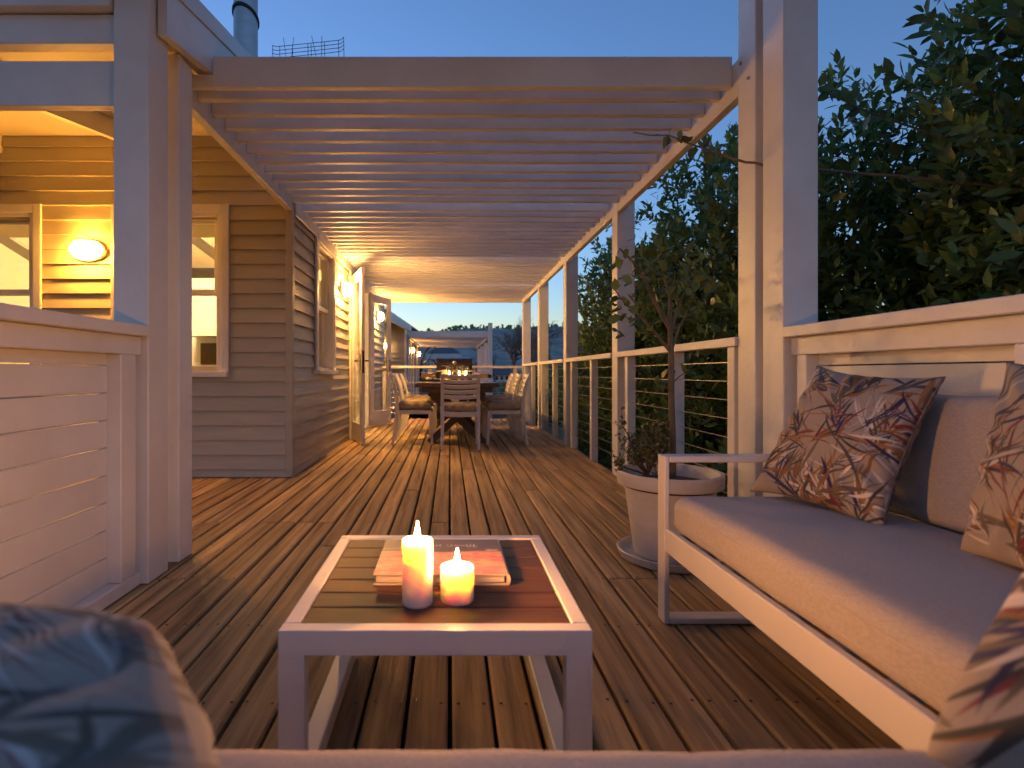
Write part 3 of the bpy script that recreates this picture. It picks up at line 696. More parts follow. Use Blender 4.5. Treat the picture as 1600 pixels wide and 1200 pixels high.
def pillow(corners, T, N, seed, label, rd=-.05, group='patterned throw pillows'):
    BL, BR, TR, TL = [np.array(p, float) for p in corners]
    o = empty('throw_pillow', tuple((BL + BR) / 2), label, 'pillow', group)
    nrm = np.cross(BR - BL, TL - BL); nrm /= np.linalg.norm(nrm); g = np.random.RandomState(seed)
    def sheet(sg, n, name):
        u, v = np.meshgrid(np.linspace(-1, 1, n), np.linspace(-1, 1, n), indexing='ij')
        cn = 1 - rd * (np.abs(u) * np.abs(v)) ** 3; uu = cn * u * (1 - .07 * (1 - v * v) ** 1.0 * np.abs(u)); vv = cn * v * (1 - .07 * (1 - u * u) * np.abs(v))
        a, b_ = (uu[..., None] + 1) / 2, (vv[..., None] + 1) / 2
        P = BL * (1 - a) * (1 - b_) + BR * a * (1 - b_) + TR * a * b_ + TL * (1 - a) * b_
        th = (np.clip((1 - u ** 2), 0, 1) * np.clip((1 - v ** 2), 0, 1)) ** .42
        rad = np.hypot(u, v); edge = np.exp(-((np.maximum(np.abs(u), np.abs(v)) - .8) / .22) ** 2)
        wr = .006 * edge * np.sin(np.arctan2(v, u) * 19 + seed) + .004 * np.sin(u * 5 + seed) * np.sin(v * 4 + 1.3 * seed) * th
        P = P + nrm * (sg * (T / 2 * th + wr * np.minimum(1, th * 2)))[..., None]
        i, j = np.meshgrid(np.arange(n - 1), np.arange(n - 1), indexing='ij'); k = (i * n + j).ravel()
        f = np.stack([k, k + n, k + n + 1, k + 1], -1)
        if sg < 0: f = f[:, ::-1]
        me = np_mesh(name, P.reshape(-1, 3), f, M['print'], True)
        im = leaf_print(n, seed + (50 if sg < 0 else 0)); set_print(me, im.reshape(-1, 3))
        link(name, me, o); return P
    P = sheet(1, N, 'front_cover'); sheet(-1, N if seed in (3, 5) else 90, 'back_cover')
    n = N; ring = [P[i, 0] for i in range(0, n, 4)] + [P[n - 1, j] for j in range(0, n, 4)] + [P[i, n - 1] for i in range(n - 1, -1, -4)] + [P[0, j] for j in range(n - 1, -1, -4)]
    ring.append(ring[0])
    if seed not in (3, 5): MB().tube([Vector(p) for p in ring], .0028, 5).build('seam', M['piping'], o, True)
pillow([(1.04, 1.86, .475), (1.165, 1.475, .452), (1.335, 1.485, .85), (1.285, 1.90, .885)], .17, 260, 1, 'patterned throw pillow in the far corner of the right sofa')
pillow([(1.195, 1.265, .455), (1.13, .86, .455), (1.315, .84, .875), (1.355, 1.315, .885)], .15, 200, 2, 'patterned throw pillow at the right picture edge on the sofa')
pillow([(.455, .57, .462), (.80, .22, .46), (.98, .28, .89), (.700, .575, .86)], .25, 200, 3, 'blurred patterned throw pillow in the lower right foreground', .10)
pillow([(.015, .125, .585), (-.225, .42, .690), (-.60, .61, .625), (-.345, .31, .50)][::-1], .15, 190, 5, 'blurred patterned throw pillow in the lower left foreground', .10)

# ------------------------------------------------------------------ leaves and plants
LEAFV = np.array([(0, 0, 0), (.33, .21, .035), (.70, .165, .02), (1, 0, -.05), (.70, -.165, .02), (.33, -.21, .035), (.35, 0, 0), (.72, 0, -.02)])
LEAFF = np.array([(0, 6, 1), (1, 6, 7), (1, 7, 2), (2, 7, 3), (0, 5, 6), (5, 4, 7), (5, 7, 6), (4, 3, 7)])
def unit_leaf(name, m, wide=1.0):
    v = LEAFV.copy(); v[:, 1] *= wide; return np_mesh(name, v, LEAFF, m)
def frames(D, U):
    X = D / np.linalg.norm(D, axis=1, keepdims=True); Y = np.cross(U, X); Y /= np.maximum(np.linalg.norm(Y, axis=1, keepdims=True), 1e-6)
    return X, Y, np.cross(X, Y)
def leaves_mesh(name, P, D, U, S, m, wide=1.0):
    X, Y, Z = frames(D, U); v = LEAFV.copy(); v[:, 1] *= wide
    V = P[:, None] + S[:, None, None] * (v[None, :, 0, None] * X[:, None] + v[None, :, 1, None] * Y[:, None] + v[None, :, 2, None] * Z[:, None])
    Fq = LEAFF[None] + (np.arange(len(P)) * 8)[:, None, None]
    return np_mesh(name, V.reshape(-1, 3), Fq.reshape(-1, 3), m)
def leaf_objs(name, me, P, D, U, S, parent):
    X, Y, Z = frames(D, U); base = W(parent).inverted()
    for p, x, y, z, s in zip(P, X, Y, Z, S):
        o = bpy.data.objects.new(name, me); col.objects.link(o); o.parent = parent; o.matrix_parent_inverse = base
        o.matrix_basis = Matrix(((x[0] * s, y[0] * s, z[0] * s, p[0]), (x[1] * s, y[1] * s, z[1] * s, p[1]), (x[2] * s, y[2] * s, z[2] * s, p[2]), (0, 0, 0, 1)))
LM = unit_leaf('leaf', M['leaf']); LL = unit_leaf('leaf', M['leaf_lemon'], 1.45)

def shrub(x, y, rx, ry, top, twigs, label, seed, parts=150, zlow=-.5, L=.105, gz=-.62):
    g = np.random.RandomState(seed); o = empty('tall_shrub', (x, y, gz), label, 'shrub', 'leafy shrubs beyond the right balustrade')
    zc = (top + zlow) / 2; rz = (top - zlow) / 2
    trunk = MB(); lim = MB()
    trunk.tube([(x, y, gz), (x + .05, y, .2), (x, y + .05, top * .55)], [.07, .055, .03], 8); trunk.build('trunk', M['bark_dark'], o, True)
    ends = []
    for i in range(14):
        a = g.rand() * 6.28; zt = g.uniform(.45, .97) * (top - zlow) + zlow; q = math.sqrt(max(.05, 1 - ((zt - zc) / rz) ** 2)) * .75
        e = Vector((x + rx * q * math.cos(a), y + ry * q * math.sin(a), zt)); s0 = Vector((x, y, g.uniform(.1, .5) * (zt + .3)))
        mid = s0.lerp(e, .5) + Vector((g.randn() * .1, g.randn() * .1, .1)); lim.tube([s0, mid, e], [.028, .018, .006], 5)
    lim.build('limb', M['bark_dark'], o, True)
    # twigs through the crown, denser toward the skin; lumpy outline
    d = g.randn(twigs, 3); d /= np.linalg.norm(d, axis=1, keepdims=True)
    ph = g.rand(8) * 6.28
    lump = 1 + .13 * np.sin(4 * np.arctan2(d[:, 1], d[:, 0]) + ph[0]) * np.cos(3 * d[:, 2] + ph[1]) + .11 * np.sin(9 * d[:, 2] + 5 * d[:, 0] + ph[2]) + .07 * np.sin(11 * d[:, 1] + ph[3])
    r = g.rand(twigs) ** .42 * lump
    sup = (np.abs(d) ** 3).sum(1) ** (-1 / 3.0); r = r * (.55 + .45 * sup)
    C = np.array([x, y, zc]) + d * r[:, None] * np.array([rx, ry, rz])
    shoot = g.rand(twigs) < .06; C[shoot, 2] += g.rand(shoot.sum()) * .14
    ax = d * np.array([.5, .5, .3]) + np.array([0, 0, .75]) + g.randn(twigs, 3) * .35; ax /= np.linalg.norm(ax, axis=1, keepdims=True)
    P = []; D = []; U = []; S = []
    for k in range(9):
        t = k / 8.0; a = k * 2.4 + g.rand(twigs) * .8
        s1 = np.cross(ax, np.array([.3, .2, .93])); s1 /= np.linalg.norm(s1, axis=1, keepdims=True); s2 = np.cross(ax, s1)
        out = s1 * np.cos(a)[:, None] + s2 * np.sin(a)[:, None]
        P.append(C + ax * (t * .17)[..., None] if hasattr(t, 'shape') else C + ax * (t * .17)); D.append(out * (1 - .55 * t) + ax * (.35 + .8 * t) + g.randn(twigs, 3) * .18)
        U.append(ax + g.randn(twigs, 3) * .3); S.append(L * g.uniform(.6, 1.25, twigs) * (1 - .25 * t))
    P, D, U, S = map(np.concatenate, (P, D, U, S))
    keep = P[:, 0] > 1.62; P, D, U, S = P[keep], D[keep], U[keep], S[keep]
    order = np.argsort(np.linalg.norm(P - np.array([0, 0, H]), axis=1) / S); a, b_ = order[:parts], order[parts:]
    if parts: leaf_objs('leaf', LM, P[a], D[a], U[a], S[a], o)
    link('foliage', leaves_mesh('foliage', P[b_], D[b_], U[b_], S[b_], M['leaf']), o, kind='stuff')
shrub(3.05, 2.45, .75, .85, 3.35, 1900, 'tall leafy shrub at the upper right picture corner', 11)
shrub(2.75, 3.75, .95, .75, 2.62, 1900, 'leafy shrub just right of the tall white posts', 12)
shrub(2.75, 5.35, .85, .85, 3.05, 2000, 'leafy shrub with the pointed top behind the potted tree', 13)
shrub(2.55, 6.75, .75, .75, 2.62, 1300, 'leafy shrub between the second and third pergola posts', 14)
shrub(2.55, 8.25, .62, .8, 2.85, 1100, 'slim leafy shrub beside the third pergola post', 15, parts=80)
shrub(4.6, 4.2, 1.1, 1.3, 3.4, 1200, 'tall shrub far right seen behind the nearer shrubs', 16, parts=0)
shrub(2.5, 1.55, .7, .8, 1.55, 350, 'low leafy shrub just behind the right screen', 17, parts=60)
shrub(2.9, 10.4, .8, 1.1, 1.25, 420, 'low dark shrub beyond the farthest pergola posts', 18, parts=0)
shrub(2.1, 4.6, .42, 1.5, .95, 520, 'low leafy shrub showing through the wires behind the pot', 19, parts=100)
shrub(2.1, 7.6, .42, 1.6, .85, 420, 'low leafy shrub showing through the wires near the dining chairs', 20, parts=0)

def cane(name, pix, r0, label, nl, seed, sz, thorn=True):
    g = np.random.RandomState(seed); pts = [at(*p) for p in pix]; dense = []
    for a, b_ in zip(pts[:-1], pts[1:]):
        for t in np.linspace(0, 1, 5)[:-1]: dense.append(a.lerp(b_, t) + Vector(g.randn(3) * .003))
    dense.append(pts[-1]); n = len(dense)
    o = empty(name, tuple(dense[-1]), label, 'branch')
    MB().tube(dense, [r0 * (.35 + .65 * i / (n - 1)) for i in range(n)], 7).build('stem', M['cane'], o, True)
    th = MB()
    for i in range(1, n - 1):
        if g.rand() < .7:
            u = Vector((g.randn(), g.randn(), g.randn() + .4)).normalized(); th.tube([dense[i], dense[i] + u * .012], [.002, .0003], 4)
    if thorn: th.build('thorn', M['cane'], o)
    P = []; D = []; U = []; S = []
    for (f0, f1, cnt) in nl:
        for i in range(cnt):
            p = dense[int((f0 + (f1 - f0) * g.rand()) * (n - 1))]; P.append(p); D.append(g.randn(3) * .7 + np.array([0, -.2, g.choice([-.8, .9])])); U.append(np.array([0, -1, .5]) + g.randn(3) * .5); S.append(sz * g.uniform(.6, 1.2))
    leaf_objs('leaf', unit_leaf('leaf', M['leaf_lemon'], 1.9 if sz < .07 else 1.4), *[np.array(q) for q in (P, D, U, S)], o)
cane('thorny_cane', [(990, 207, 2.45), (1045, 213, 2.46), (1100, 231, 2.47), (1140, 246, 2.47), (1192, 259, 2.475), (1281, 266, 2.55), (1400, 276, 2.6), (1500, 287, 2.6), (1620, 300, 2.6)], .0085, 'long thorny cane reaching across the posts toward the pergola slats', [(.10, .22, 8), (.22, .38, 9)], 31, .055)
cane('leafy_branch', [(1281, 136, 3.0), (1340, 168, 3.0), (1430, 200, 2.95), (1520, 232, 2.9), (1620, 258, 2.9)], .009, 'leafy arching branch against the sky right of the posts', [(.0, .55, 26), (.5, 1, 18)], 32, .085)
cane('bare_cane', [(1415, 143, 2.7), (1480, 157, 2.7), (1560, 160, 2.7), (1630, 168, 2.7)], .006, 'bare thorny cane tip against the sky in the upper right', [(.5, 1, 8)], 33, .07)

# pot, lemon tree, small shrub
PX, PY = 1.035, 2.57
pot = empty('plant_pot', (PX, PY, 0), 'large pale round plant pot on a saucer beside the sofa arm', 'pot')
MB().lathe([(.158, .022), (.160, .03), (.203, .335), (.205, .345), (.233, .348), (.236, .355), (.237, .405), (.233, .410), (.218, .408), (.210, .36), (.20, .34), (.001, .335)], 48, (PX, PY, 0)).build('pot_wall', M['pot'], pot, True, angle=35)
MB().lathe([(.19, .002), (.225, .006), (.238, .040), (.234, .044), (.222, .040), (.212, .016), (.001, .014)], 48, (PX, PY, 0)).build('saucer', M['pot'], pot, True, angle=35)
MB().lathe([(.207, .335), (.208, .352), (.15, .358), (.06, .352), (.001, .36)], 32, (PX, PY, 0)).build('soil', M['soil'], pot, True)
lt = empty('lemon_tree', (PX + .01, PY, .36), 'young potted tree with bare branching stem and sparse green crown', 'tree')
q = lambda x, y, dy=0: at(x, y, PY + dy)
tr = MB(); tr.tube([q(1051, 745), q(1051, 690), q(1049, 620), q(1049, 560), q(1047, 512)], [.0165, .015, .014, .0135, .011], 10); tr.build('trunk', M['bark'], lt, True)
limbs = [([(1046, 512, 0), (1022, 470, -.04), (1007, 435, -.06), (985, 405, -.08), (968, 388, -.1)], .012), ([(1047, 512, 0), (1047, 462, .05), (1040, 440, .07), (1030, 405, .1), (1032, 385, .12)], .010),
         ([(1049, 515, 0), (1060, 475, .03), (1077, 445, .05), (1090, 425, .08)], .009), ([(1046, 548, 0), (1020, 515, -.06), (1000, 495, -.09), (975, 472, -.13), (960, 452, -.16)], .008),
         ([(1052, 540, 0), (1062, 510, .06), (1072, 492, .1), (1083, 460, .15), (1098, 440, .18)], .007), ([(1022, 470, -.04), (1012, 450, .05), (1005, 420, .1), (1012, 395, .12)], .006),
         ([(1060, 475, .03), (1052, 450, -.06), (1055, 425, -.1)], .006), ([(1000, 495, -.09), (985, 500, -.13), (972, 490, -.16)], .005), ([(1049, 600, 0), (1062, 588, .03), (1078, 578, .05)], .004), ([(1049, 615, 0), (1038, 600, -.03), (1030, 590, -.05)], .004)]
tips = []
for pts, r0 in limbs:
    pp = [q(*p) for p in pts]; MB().tube(pp, [r0 * (1 - .72 * i / (len(pp) - 1)) for i in range(len(pp))], 7).build('limb', M['bark'], lt, True)
    n_ = 6 if r0 < .0045 else 22
    for i in range(n_):
        t = rnd.uniform(.45, 1.0) * (len(pp) - 1); k = min(int(t), len(pp) - 2); tips.append((pp[k].lerp(pp[k + 1], t - k), .012 if r0 < .0045 else .046))
g = np.random.RandomState(5)
P = np.array([np.array(p) + g.randn(3) * s for p, s in tips]); D = g.randn(len(P), 3) * .7 + np.array([0, -.1, .35]); U = g.randn(len(P), 3) * .5 + np.array([0, -.3, 1]); S = g.uniform(.038, .070, len(P))
leaf_objs('leaf', LL, P, D, U, S, lt)
ss = empty('small_shrub', (PX - .1, PY - .08, .36), 'small twiggy plant with tiny leaves at the foot of the potted tree', 'plant')
tw = MB(); P = []; D = []; U = []; S = []
base = q(1012, 742, -.1)
targets = [q(x, y, dy) for x, y, dy in ((968, 655, -.1), (957, 722, -.18), (985, 690, -.05), (1000, 672, -.1), (1015, 665, -.02), (1030, 672, -.12), (1040, 690, -.08), (1022, 690, -.2), (1005, 700, -.22), (990, 705, 0), (1035, 705, -.2), (1043, 675, 0), (972, 700, -.2), (1010, 680, .05), (1026, 660, .05))]
for e in targets:
    mid = base.lerp(e, .5) + Vector(g.randn(3) * .012); tw.tube([base, mid, e], [.005, .0035, .0015], 5)
    for i in range(9):
        s0 = mid.lerp(e, g.rand()); e2 = s0 + Vector(g.randn(3) * .03) + Vector((0, 0, .01)); tw.tube([s0, e2], [.0016, .0006], 4)
        for j in range(9): P.append(np.array(s0.lerp(e2, g.rand())) + g.randn(3) * .006); D.append(g.randn(3)); U.append(g.randn(3)); S.append(g.uniform(.010, .020))
tw.build('stem', M['bark_dark'], ss, True)
link('foliage', leaves_mesh('foliage', *[np.array(v) for v in (P, D, U, S)], M['leaf_small'], 1.8), ss, kind='stuff')

# ------------------------------------------------------------------ dining set
DX = .085
dt = empty('dining_table', (DX, 7.75, 0), 'dark brown timber dining table with crossed trestle legs', 'table')
for i in range(5):
    xa = DX - .505 + i * .202; B('plank', M['dark_wood'], dt, xa + .0015, xa + .2005, 6.47, 9.0, .70, .752)
B('apron', M['dark_wood'], dt, DX - .43, DX + .43, 6.56, 6.60, .635, .699); B('apron', M['dark_wood'], dt, DX - .43, DX + .43, 8.87, 8.91, .635, .699)
for xa in (-.43, .39): B('apron', M['dark_wood'], dt, DX + xa, DX + xa + .04, 6.601, 8.869, .635, .699)
for yt in (6.82, 8.65):
    for s in (-1, 1): MB().bar([(DX - s * .34, yt + .001 * s, .005), (DX + s * .34, yt + .001 * s, .634)], (0, 1, 0), .07 + .004 * s, .085).build('leg', M['dark_wood'], dt)
B('stretcher', M['dark_wood'], dt, DX - .035, DX + .035, 6.87, 8.60, .28, .36)

def chair_parts(root):
    L_ = dict(parent=root, local=True)
    for s in (-1, 1):
        x = .205 * s
        MB().bar([(x * 1.02, -.265, 0), (x, -.225, .22), (x, -.205, .43), (x, -.215, .58), (x, -.245, .74), (x, -.30, .86)], (1, 0, 0), [.03, .036, .04, .036, .034, .032], [.03, .038, .045, .040, .034, .028]).build('back_leg', M['resin'], **L_)
        MB().bar([(x * 1.02, .22, 0), (x, .205, .22), (x, .20, .40)], (1, 0, 0), [.028, .036, .04], [.028, .036, .042]).build('leg', M['resin'], **L_)
        MB().box(x - .016, x + .016, -.182, .178, .37, .415).build('side_rail', M['resin'], **L_)
    MB().box(-.184, .184, .178, .212, .365, .415).build('front_rail', M['resin'], **L_)
    MB().bar([(-.19, -.212, .405), (-.1, -.222, .400), (0, -.226, .398), (.1, -.222, .400), (.19, -.212, .405)], (0, 0, 1), .055, .028).build('rear_rail', M['resin'], **L_)
    MB().box(-.186, .186, -.180, .176, .402, .418).build('seat', M['resin'], **L_)
    for i, z in enumerate((.602, .661, .720, .779, .838)):
        yb = -.215 - .30 * max(0, z - .58) ** 1.0 * .95
        MB().bar([(x, yb - .022 * (1 - (x / .19) ** 2), z - .012 * (1 - (x / .19) ** 2)) for x in np.linspace(-.19, .19, 9)], (0, -.25, .97), .040, .016).build('back_slat', M['resin'], **L_)
CUSH = None
def cushion_mesh():
    global CUSH
    if CUSH is None:
        v, f = rbox(.215, .205, .045, .040, n=26, puff=.0)
        x, y, z = v.T
        tuft = np.zeros(len(v))
        for cx in (-.11, 0, .11):
            for cy in (-.11, 0, .11): tuft += np.exp(-((x - cx) ** 2 + (y - cy) ** 2) / .0009)
        for s in (-.165, -.055, .055, .165):
            pass
        edge = np.maximum(np.abs(x) / .215, np.abs(y) / .205) > .86
        v[:, 2] += np.sign(z) * (.012 - .026 * np.clip(tuft, 0, 1)) * (~edge)
        sc_ = 1 + .035 * edge * np.cos((np.where(np.abs(x) / .215 > np.abs(y) / .205, y, x)) * 57); v[:, 0] *= sc_; v[:, 1] *= sc_
        CUSH = np_mesh('seat_cushion', v, f, M['cushion'], True)
    return CUSH
def copy_tree(o, parent=None):
    c = o.copy(); col.objects.link(c); c.parent = parent
    for ch in o.children: copy_tree(ch, c)
    return c
proto = None
spots = [(.118, 6.40, 0, 'white slatted dining chair at the near table end seen from behind', 'the near end chair'),
         (-.435, 6.83, -90, 'nearest white dining chair on the left table side', 'the nearest left chair'), (-.435, 7.66, -90, 'middle white dining chair on the left table side', 'the middle left chair'), (-.435, 8.42, -90, 'farthest white dining chair on the left table side', 'the farthest left chair'),
         (.675, 6.80, 90, 'nearest white dining chair on the right table side', 'the nearest right chair'), (.675, 7.62, 90, 'middle white dining chair on the right table side', 'the middle right chair'), (.675, 8.38, 90, 'farthest white dining chair on the right table side', 'the farthest right chair')]
for x, y, a, lab, cl_ in spots:
    if proto is None:
        proto = r = empty('dining_chair', (0, 0, 0), lab, 'chair', 'white dining chairs around the table'); chair_parts(r)
    else: r = copy_tree(proto)
    r['label'] = lab; r.location = (x, y, .002); r.rotation_euler = (0, 0, R(a))
    cu = link('seat_cushion', cushion_mesh()); cu.location = (x + .0, y, .002 + .418 + .052); cu.rotation_euler = (0, 0, R(a))
    tag(cu, 'brown tufted seat cushion on ' + cl_, 'cushion', 'tufted dining chair cushions')

# things on the dining table
def tumbler(x, y, lab):
    o = empty('glass_tumbler', (x, y, .752), lab, 'glass', 'candle glasses on the dining table')
    pr = [(r_, z_ * 1.35) for r_, z_ in ((.024, .001), (.030, .004), (.046, .045), (.050, .085), (.047, .13), (.041, .165), (.0385, .165), (.0445, .13), (.047, .085), (.043, .046), (.028, .012), (.001, .010))]
    MB().lathe(pr, 28, (x, y, .752)).build('bowl', M['tumbler'], o, True)
    c = empty('tealight', (x, y, .763), 'burning tealight inside the ' + lab, 'candle', 'tealights in glasses')
    MB().lathe([(.022, 0), (.024, .003), (.024, .085), (.018, .083), (.001, .082)], 16, (x, y, .7635)).build('wax', M['wax'], c, True)
    MB().lathe([(.0006, .084), (.005, .092), (.006, .102), (.004, .118), (.0003, .135)], 10, (x, y, .7635)).build('flame', M['flame_small'], c, True)
M['flame_small'] = mat('small_flame', (0, 0, 0), 1.0, emit=(1.0, 0.45, 0.12), estr=70.0, spec=0)
tumbler(-.008, 7.05, 'left glass of the three lit glasses'); tumbler(.125, 7.25, 'middle glass of the three lit glasses'); tumbler(.205, 7.12, 'right glass of the three lit glasses')
o = empty('serving_tray', (-.20, 7.6, .752), 'dark serving tray on the left of the dining table', 'tray')
B('base', M['black'], o, -.38, -.05, 7.35, 7.85, .7535, .762)
for x0, x1, y0, y1 in ((-.392, -.381, 7.35, 7.85), (-.049, -.038, 7.35, 7.85), (-.381, -.049, 7.338, 7.349), (-.381, -.049, 7.851, 7.862)): B('rim', M['black'], o, x0, x1, y0, y1, .7535, .785)
for (x, y, r_, h_, lab) in ((-.30, 7.55, .035, .05, 'small round ceramic pot at the left of the tray'), (-.20, 7.65, .03, .035, 'small ceramic bowl at the middle of the tray'), (-.11, 7.5, .045, .03, 'wide pale ceramic bowl at the right of the tray')):
    tag(MB().lathe([(r_ * .6, 0), (r_ * .95, h_ * .4), (r_, h_ * .8), (r_ * .8, h_), (r_ * .74, h_ * .96), (r_ * .8, h_ * .5), (.001, h_ * .2)], 20, (x, y, .763)).build('ceramic_bowl', M['ivory'], None, True), lab, 'bowl', 'bowls on the tray')
tag(MB().lathe([(.04, 0), (.055, .03), (.052, .09), (.035, .13), (.04, .16), (.037, .16), (.032, .13), (.048, .09), (.001, .01)], 20, (-.07, 7.15, .7535)).build('jug', M['ivory'], None, True), 'small pale jug left of the lit glasses', 'jug')
o = tag(B('place_mat', M['cushion'], None, -.40, -.22, 6.6, 6.95, .7535, .758), 'flat place mat at the near left table corner', 'place mat')

# barbecue
bq = empty('barbecue', (.08, 9.75, 0), 'black hooded gas barbecue with side shelves at the far rail', 'barbecue')
by = 9.45; hx0, hx1 = -.232, .388
prof = [(0, .925), (0, 1.06), (.05, 1.125), (.16, 1.155), (.32, 1.145), (.42, 1.06), (.44, .925)]
hd = MB().loft([[(x, by + a, z) for a, z in prof] for x in (hx0 + .02, hx1 - .02)]); hd.build('hood', M['black'], bq)
B('hood_end', M['black'], bq, hx0, hx0 + .019, by + .01, by + .43, .925, 1.13); B('hood_end', M['black'], bq, hx1 - .019, hx1, by + .01, by + .43, .925, 1.13)
B('firebox', M['black'], bq, hx0, hx1, by + .02, by + .46, .72, .92); B('front_trim', M['steel'], bq, hx0 - .01, hx1 + .01, by - .03, by + .018, .893, .918)
MB().tube([(-.15, by - .005, .995), (-.15, by - .045, .995), (.02, by - .045, .995), (.02, by - .005, .995)], .008, 8).build('handle', M['steel'], bq, True)
MB().loft([[(.078 + r_ * math.cos(a), by + y_, 1.05 + r_ * math.sin(a) * .9) for a in np.linspace(0, 6.283, 21)[:-1]] for r_, y_ in ((.036, .002), (.036, -.008), (.030, -.012))]).build('thermometer', M['steel'], bq, True)
for xa, xb in ((-.50, -.245), (.40, .68)):
    B('side_shelf', M['steel'], bq, xa, xb, by, by + .44, .876, .892); B('shelf_panel', M['shelfwood'], bq, xa, xb, by - .02, by, .785, .86)
for xa in (hx0 + .01, hx1 - .05):
    for ya in (by + .04, by + .40): B('leg', M['black'], bq, xa, xa + .04, ya, ya + .04, .002, .719)
B('lower_shelf', M['black'], bq, hx0 + .05, hx1 - .05, by + .04, by + .44, .2, .22)
for i in range(3): MB().tube([(-.08 + .16 * i, by + .02, .82), (-.08 + .16 * i, by - .02, .82)], .022, 14).build('knob', M['steel'], bq)
MB().tube([(.69, by - .03, .815), (.69, by + .03, .815)], .035, 12).build('gas_regulator', M['black'], bq)

# ------------------------------------------------------------------ antenna on the roof
an = empty('wire_antenna', tuple(at(482, 95, 6.0)), 'bent wire grid antenna showing above the pergola beam', 'antenna')
def wl(name, pix, r=.0035): MB().tube([at(x, y, Y) for x, y, Y in pix], r, 5).build(name, M['nail'], an)
for k in range(4):
    dy = 6 * k; wl('grid_wire', [(425, 71 + dy, 5.9), (432, 73 + dy, 6.0), (470, 69 + dy, 6.05), (510, 65 + dy, 6.05), (532, 62.5 + dy, 6.0), (537, 58 + dy, 5.9)])
for x, y0 in ((426, 71), (437, 72), (457, 70), (481, 69), (486, 69), (507, 66), (529, 63), (537, 58)): wl('grid_wire', [(x, y0, 6.0), (x + 1, 110, 6.0)])
for xa, ya, xb in ((443, 59, 450), (459, 58, 453), (487, 56, 499), (503, 56, 502)): wl('boom', [(xa, ya, 5.98), (xb, 112, 5.98)], .003)

# ------------------------------------------------------------------ the next house and what lies beyond
nz = -.25
nh = empty('neighbouring_house', (-2, 17, nz), 'grey weatherboard house with lit wall lamps beyond the deck end', 'house')
XN = -1.34
for k in range(22):
    z = nz + .1225 * k
    if z < 2.3:
        MB().add([(-4.5, 16.5, z), (-4.5, 16.476, z), (-4.5, 16.491, z + .13), (XN, 16.5, z), (XN, 16.476, z), (XN, 16.491, z + .13)], [(0, 2, 1), (3, 4, 5), (0, 1, 4, 3), (1, 2, 5, 4)]).build('weatherboard', M['siding_grey'], nh)
    if z < 2.1:
        MB().add([(XN - .05, 16.53, z), (XN + .024, 16.53, z), (XN + .009, 16.53, z + .13), (XN - .05, 25, z), (XN + .024, 25, z), (XN + .009, 25, z + .13)], [(0, 1, 2), (3, 5, 4), (0, 3, 4, 1), (1, 4, 5, 2)]).build('weatherboard', M['siding'], nh)
B('corner_board', M['white'], nh, XN - .03, XN + .03, 16.46, 16.52, nz, 2.3)
B('wall', M['siding_grey'], nh, -4.5, XN - .001, 16.51, 25, nz - .4, 2.28, c=0)
for y0, y1 in ((17.3, 18.2), (19.6, 21.2)): B('door_frame', M['white'], nh, XN, XN + .05, y0 - .1, y0, nz, 1.9); B('door_frame', M['white'], nh, XN, XN + .05, y1, y1 + .1, nz, 1.9)
MB().add([(x, y, zz + d) for x in (-1.36, -1.30) for y, zz in ((11.6, 2.01), (18.4, 2.275)) for d in (0, .205)], [(0, 1, 3, 2), (4, 6, 7, 5), (0, 4, 5, 1), (2, 3, 7, 6), (0, 2, 6, 4), (1, 5, 7, 3)]).build('rake_board', M['white'], nh)
MB().add([(x, y, zz + d) for x in (-6, -1.34) for y, zz in ((11.6, 2.18), (25, 2.7)) for d in (0, .06)], [(0, 1, 3, 2), (4, 6, 7, 5), (0, 4, 5, 1), (2, 3, 7, 6), (0, 2, 6, 4), (1, 5, 7, 3)]).build('roof', M['roof'], nh)
wall_lamp((-2.0, 16.474, 1.70), 0, 'small distant wall lamp seen past the glass door edge', 'lens_far')
wall_lamp((XN + .03, 18.4, 1.64), R(90), 'left one of two distant wall lamps above the far rail', 'lens_far')
wall_lamp((XN + .03, 21.9, 1.64), R(90), 'right one of two distant wall lamps above the far rail', 'lens_far')
npg = empty('neighbouring_pergola', (0, 20, nz), 'white pergola of the next house seen beyond the far rail', 'pergola')
B('front_beam', M['white'], npg, -1.25, 1.20, 17.2, 17.25, 2.0, 2.2)
B('side_beam', M['white'], npg, 1.15, 1.20, 17.26, 24, 1.93, 2.08); B('side_beam', M['white'], npg, -1.30, -1.25, 17.2, 24, 1.93, 2.08)
for y, h_ in ((17.1, 2.45), (19.2, 1.93), (21.5, 1.93), (23.8, 1.93)): B('post', M['white'], npg, 1.205, 1.335, y, y + .13, nz - .35, h_)
for i in range(38): B('slat', M['slat'], npg, -1.248, 1.148, 17.4 + .17 * i, 17.44 + .17 * i, 1.98, 2.07, c=0)
nd = tag(B('neighbouring_deck', M['deck'], None, -1.33, 1.25, 16.6, 25, nz - .1, nz), 'timber deck of the next house', 'deck', kind='structure')
ec = empty('hanging_chair', (-.85, 19, nz), 'black hanging egg chair on a curved stand past the far rail', 'chair')
MB().tube([at(x, y, 19) for x, y in ((657, 633), (656, 600), (657, 575), (659, 562), (664, 550), (670, 543), (676, 541), (681, 543))], .03, 8).build('stand', M['black'], ec, True)
MB().tube([at(x, y, 19.05) for x, y in ((657, 588), (659, 574), (664, 565), (671, 561), (677, 563), (682, 569), (684, 580), (681, 594), (671, 600), (661, 597), (657, 588))], .025, 8).build('basket_ring', M['black'], ec, True)
MB().tube([at(679, 543, 19), at(671, 561, 19.05)], .01, 5).build('chain', M['black'], ec)
MB().tube([at(650, 633, 18.8), at(685, 633, 18.8)], .03, 6).build('foot', M['black'], ec)
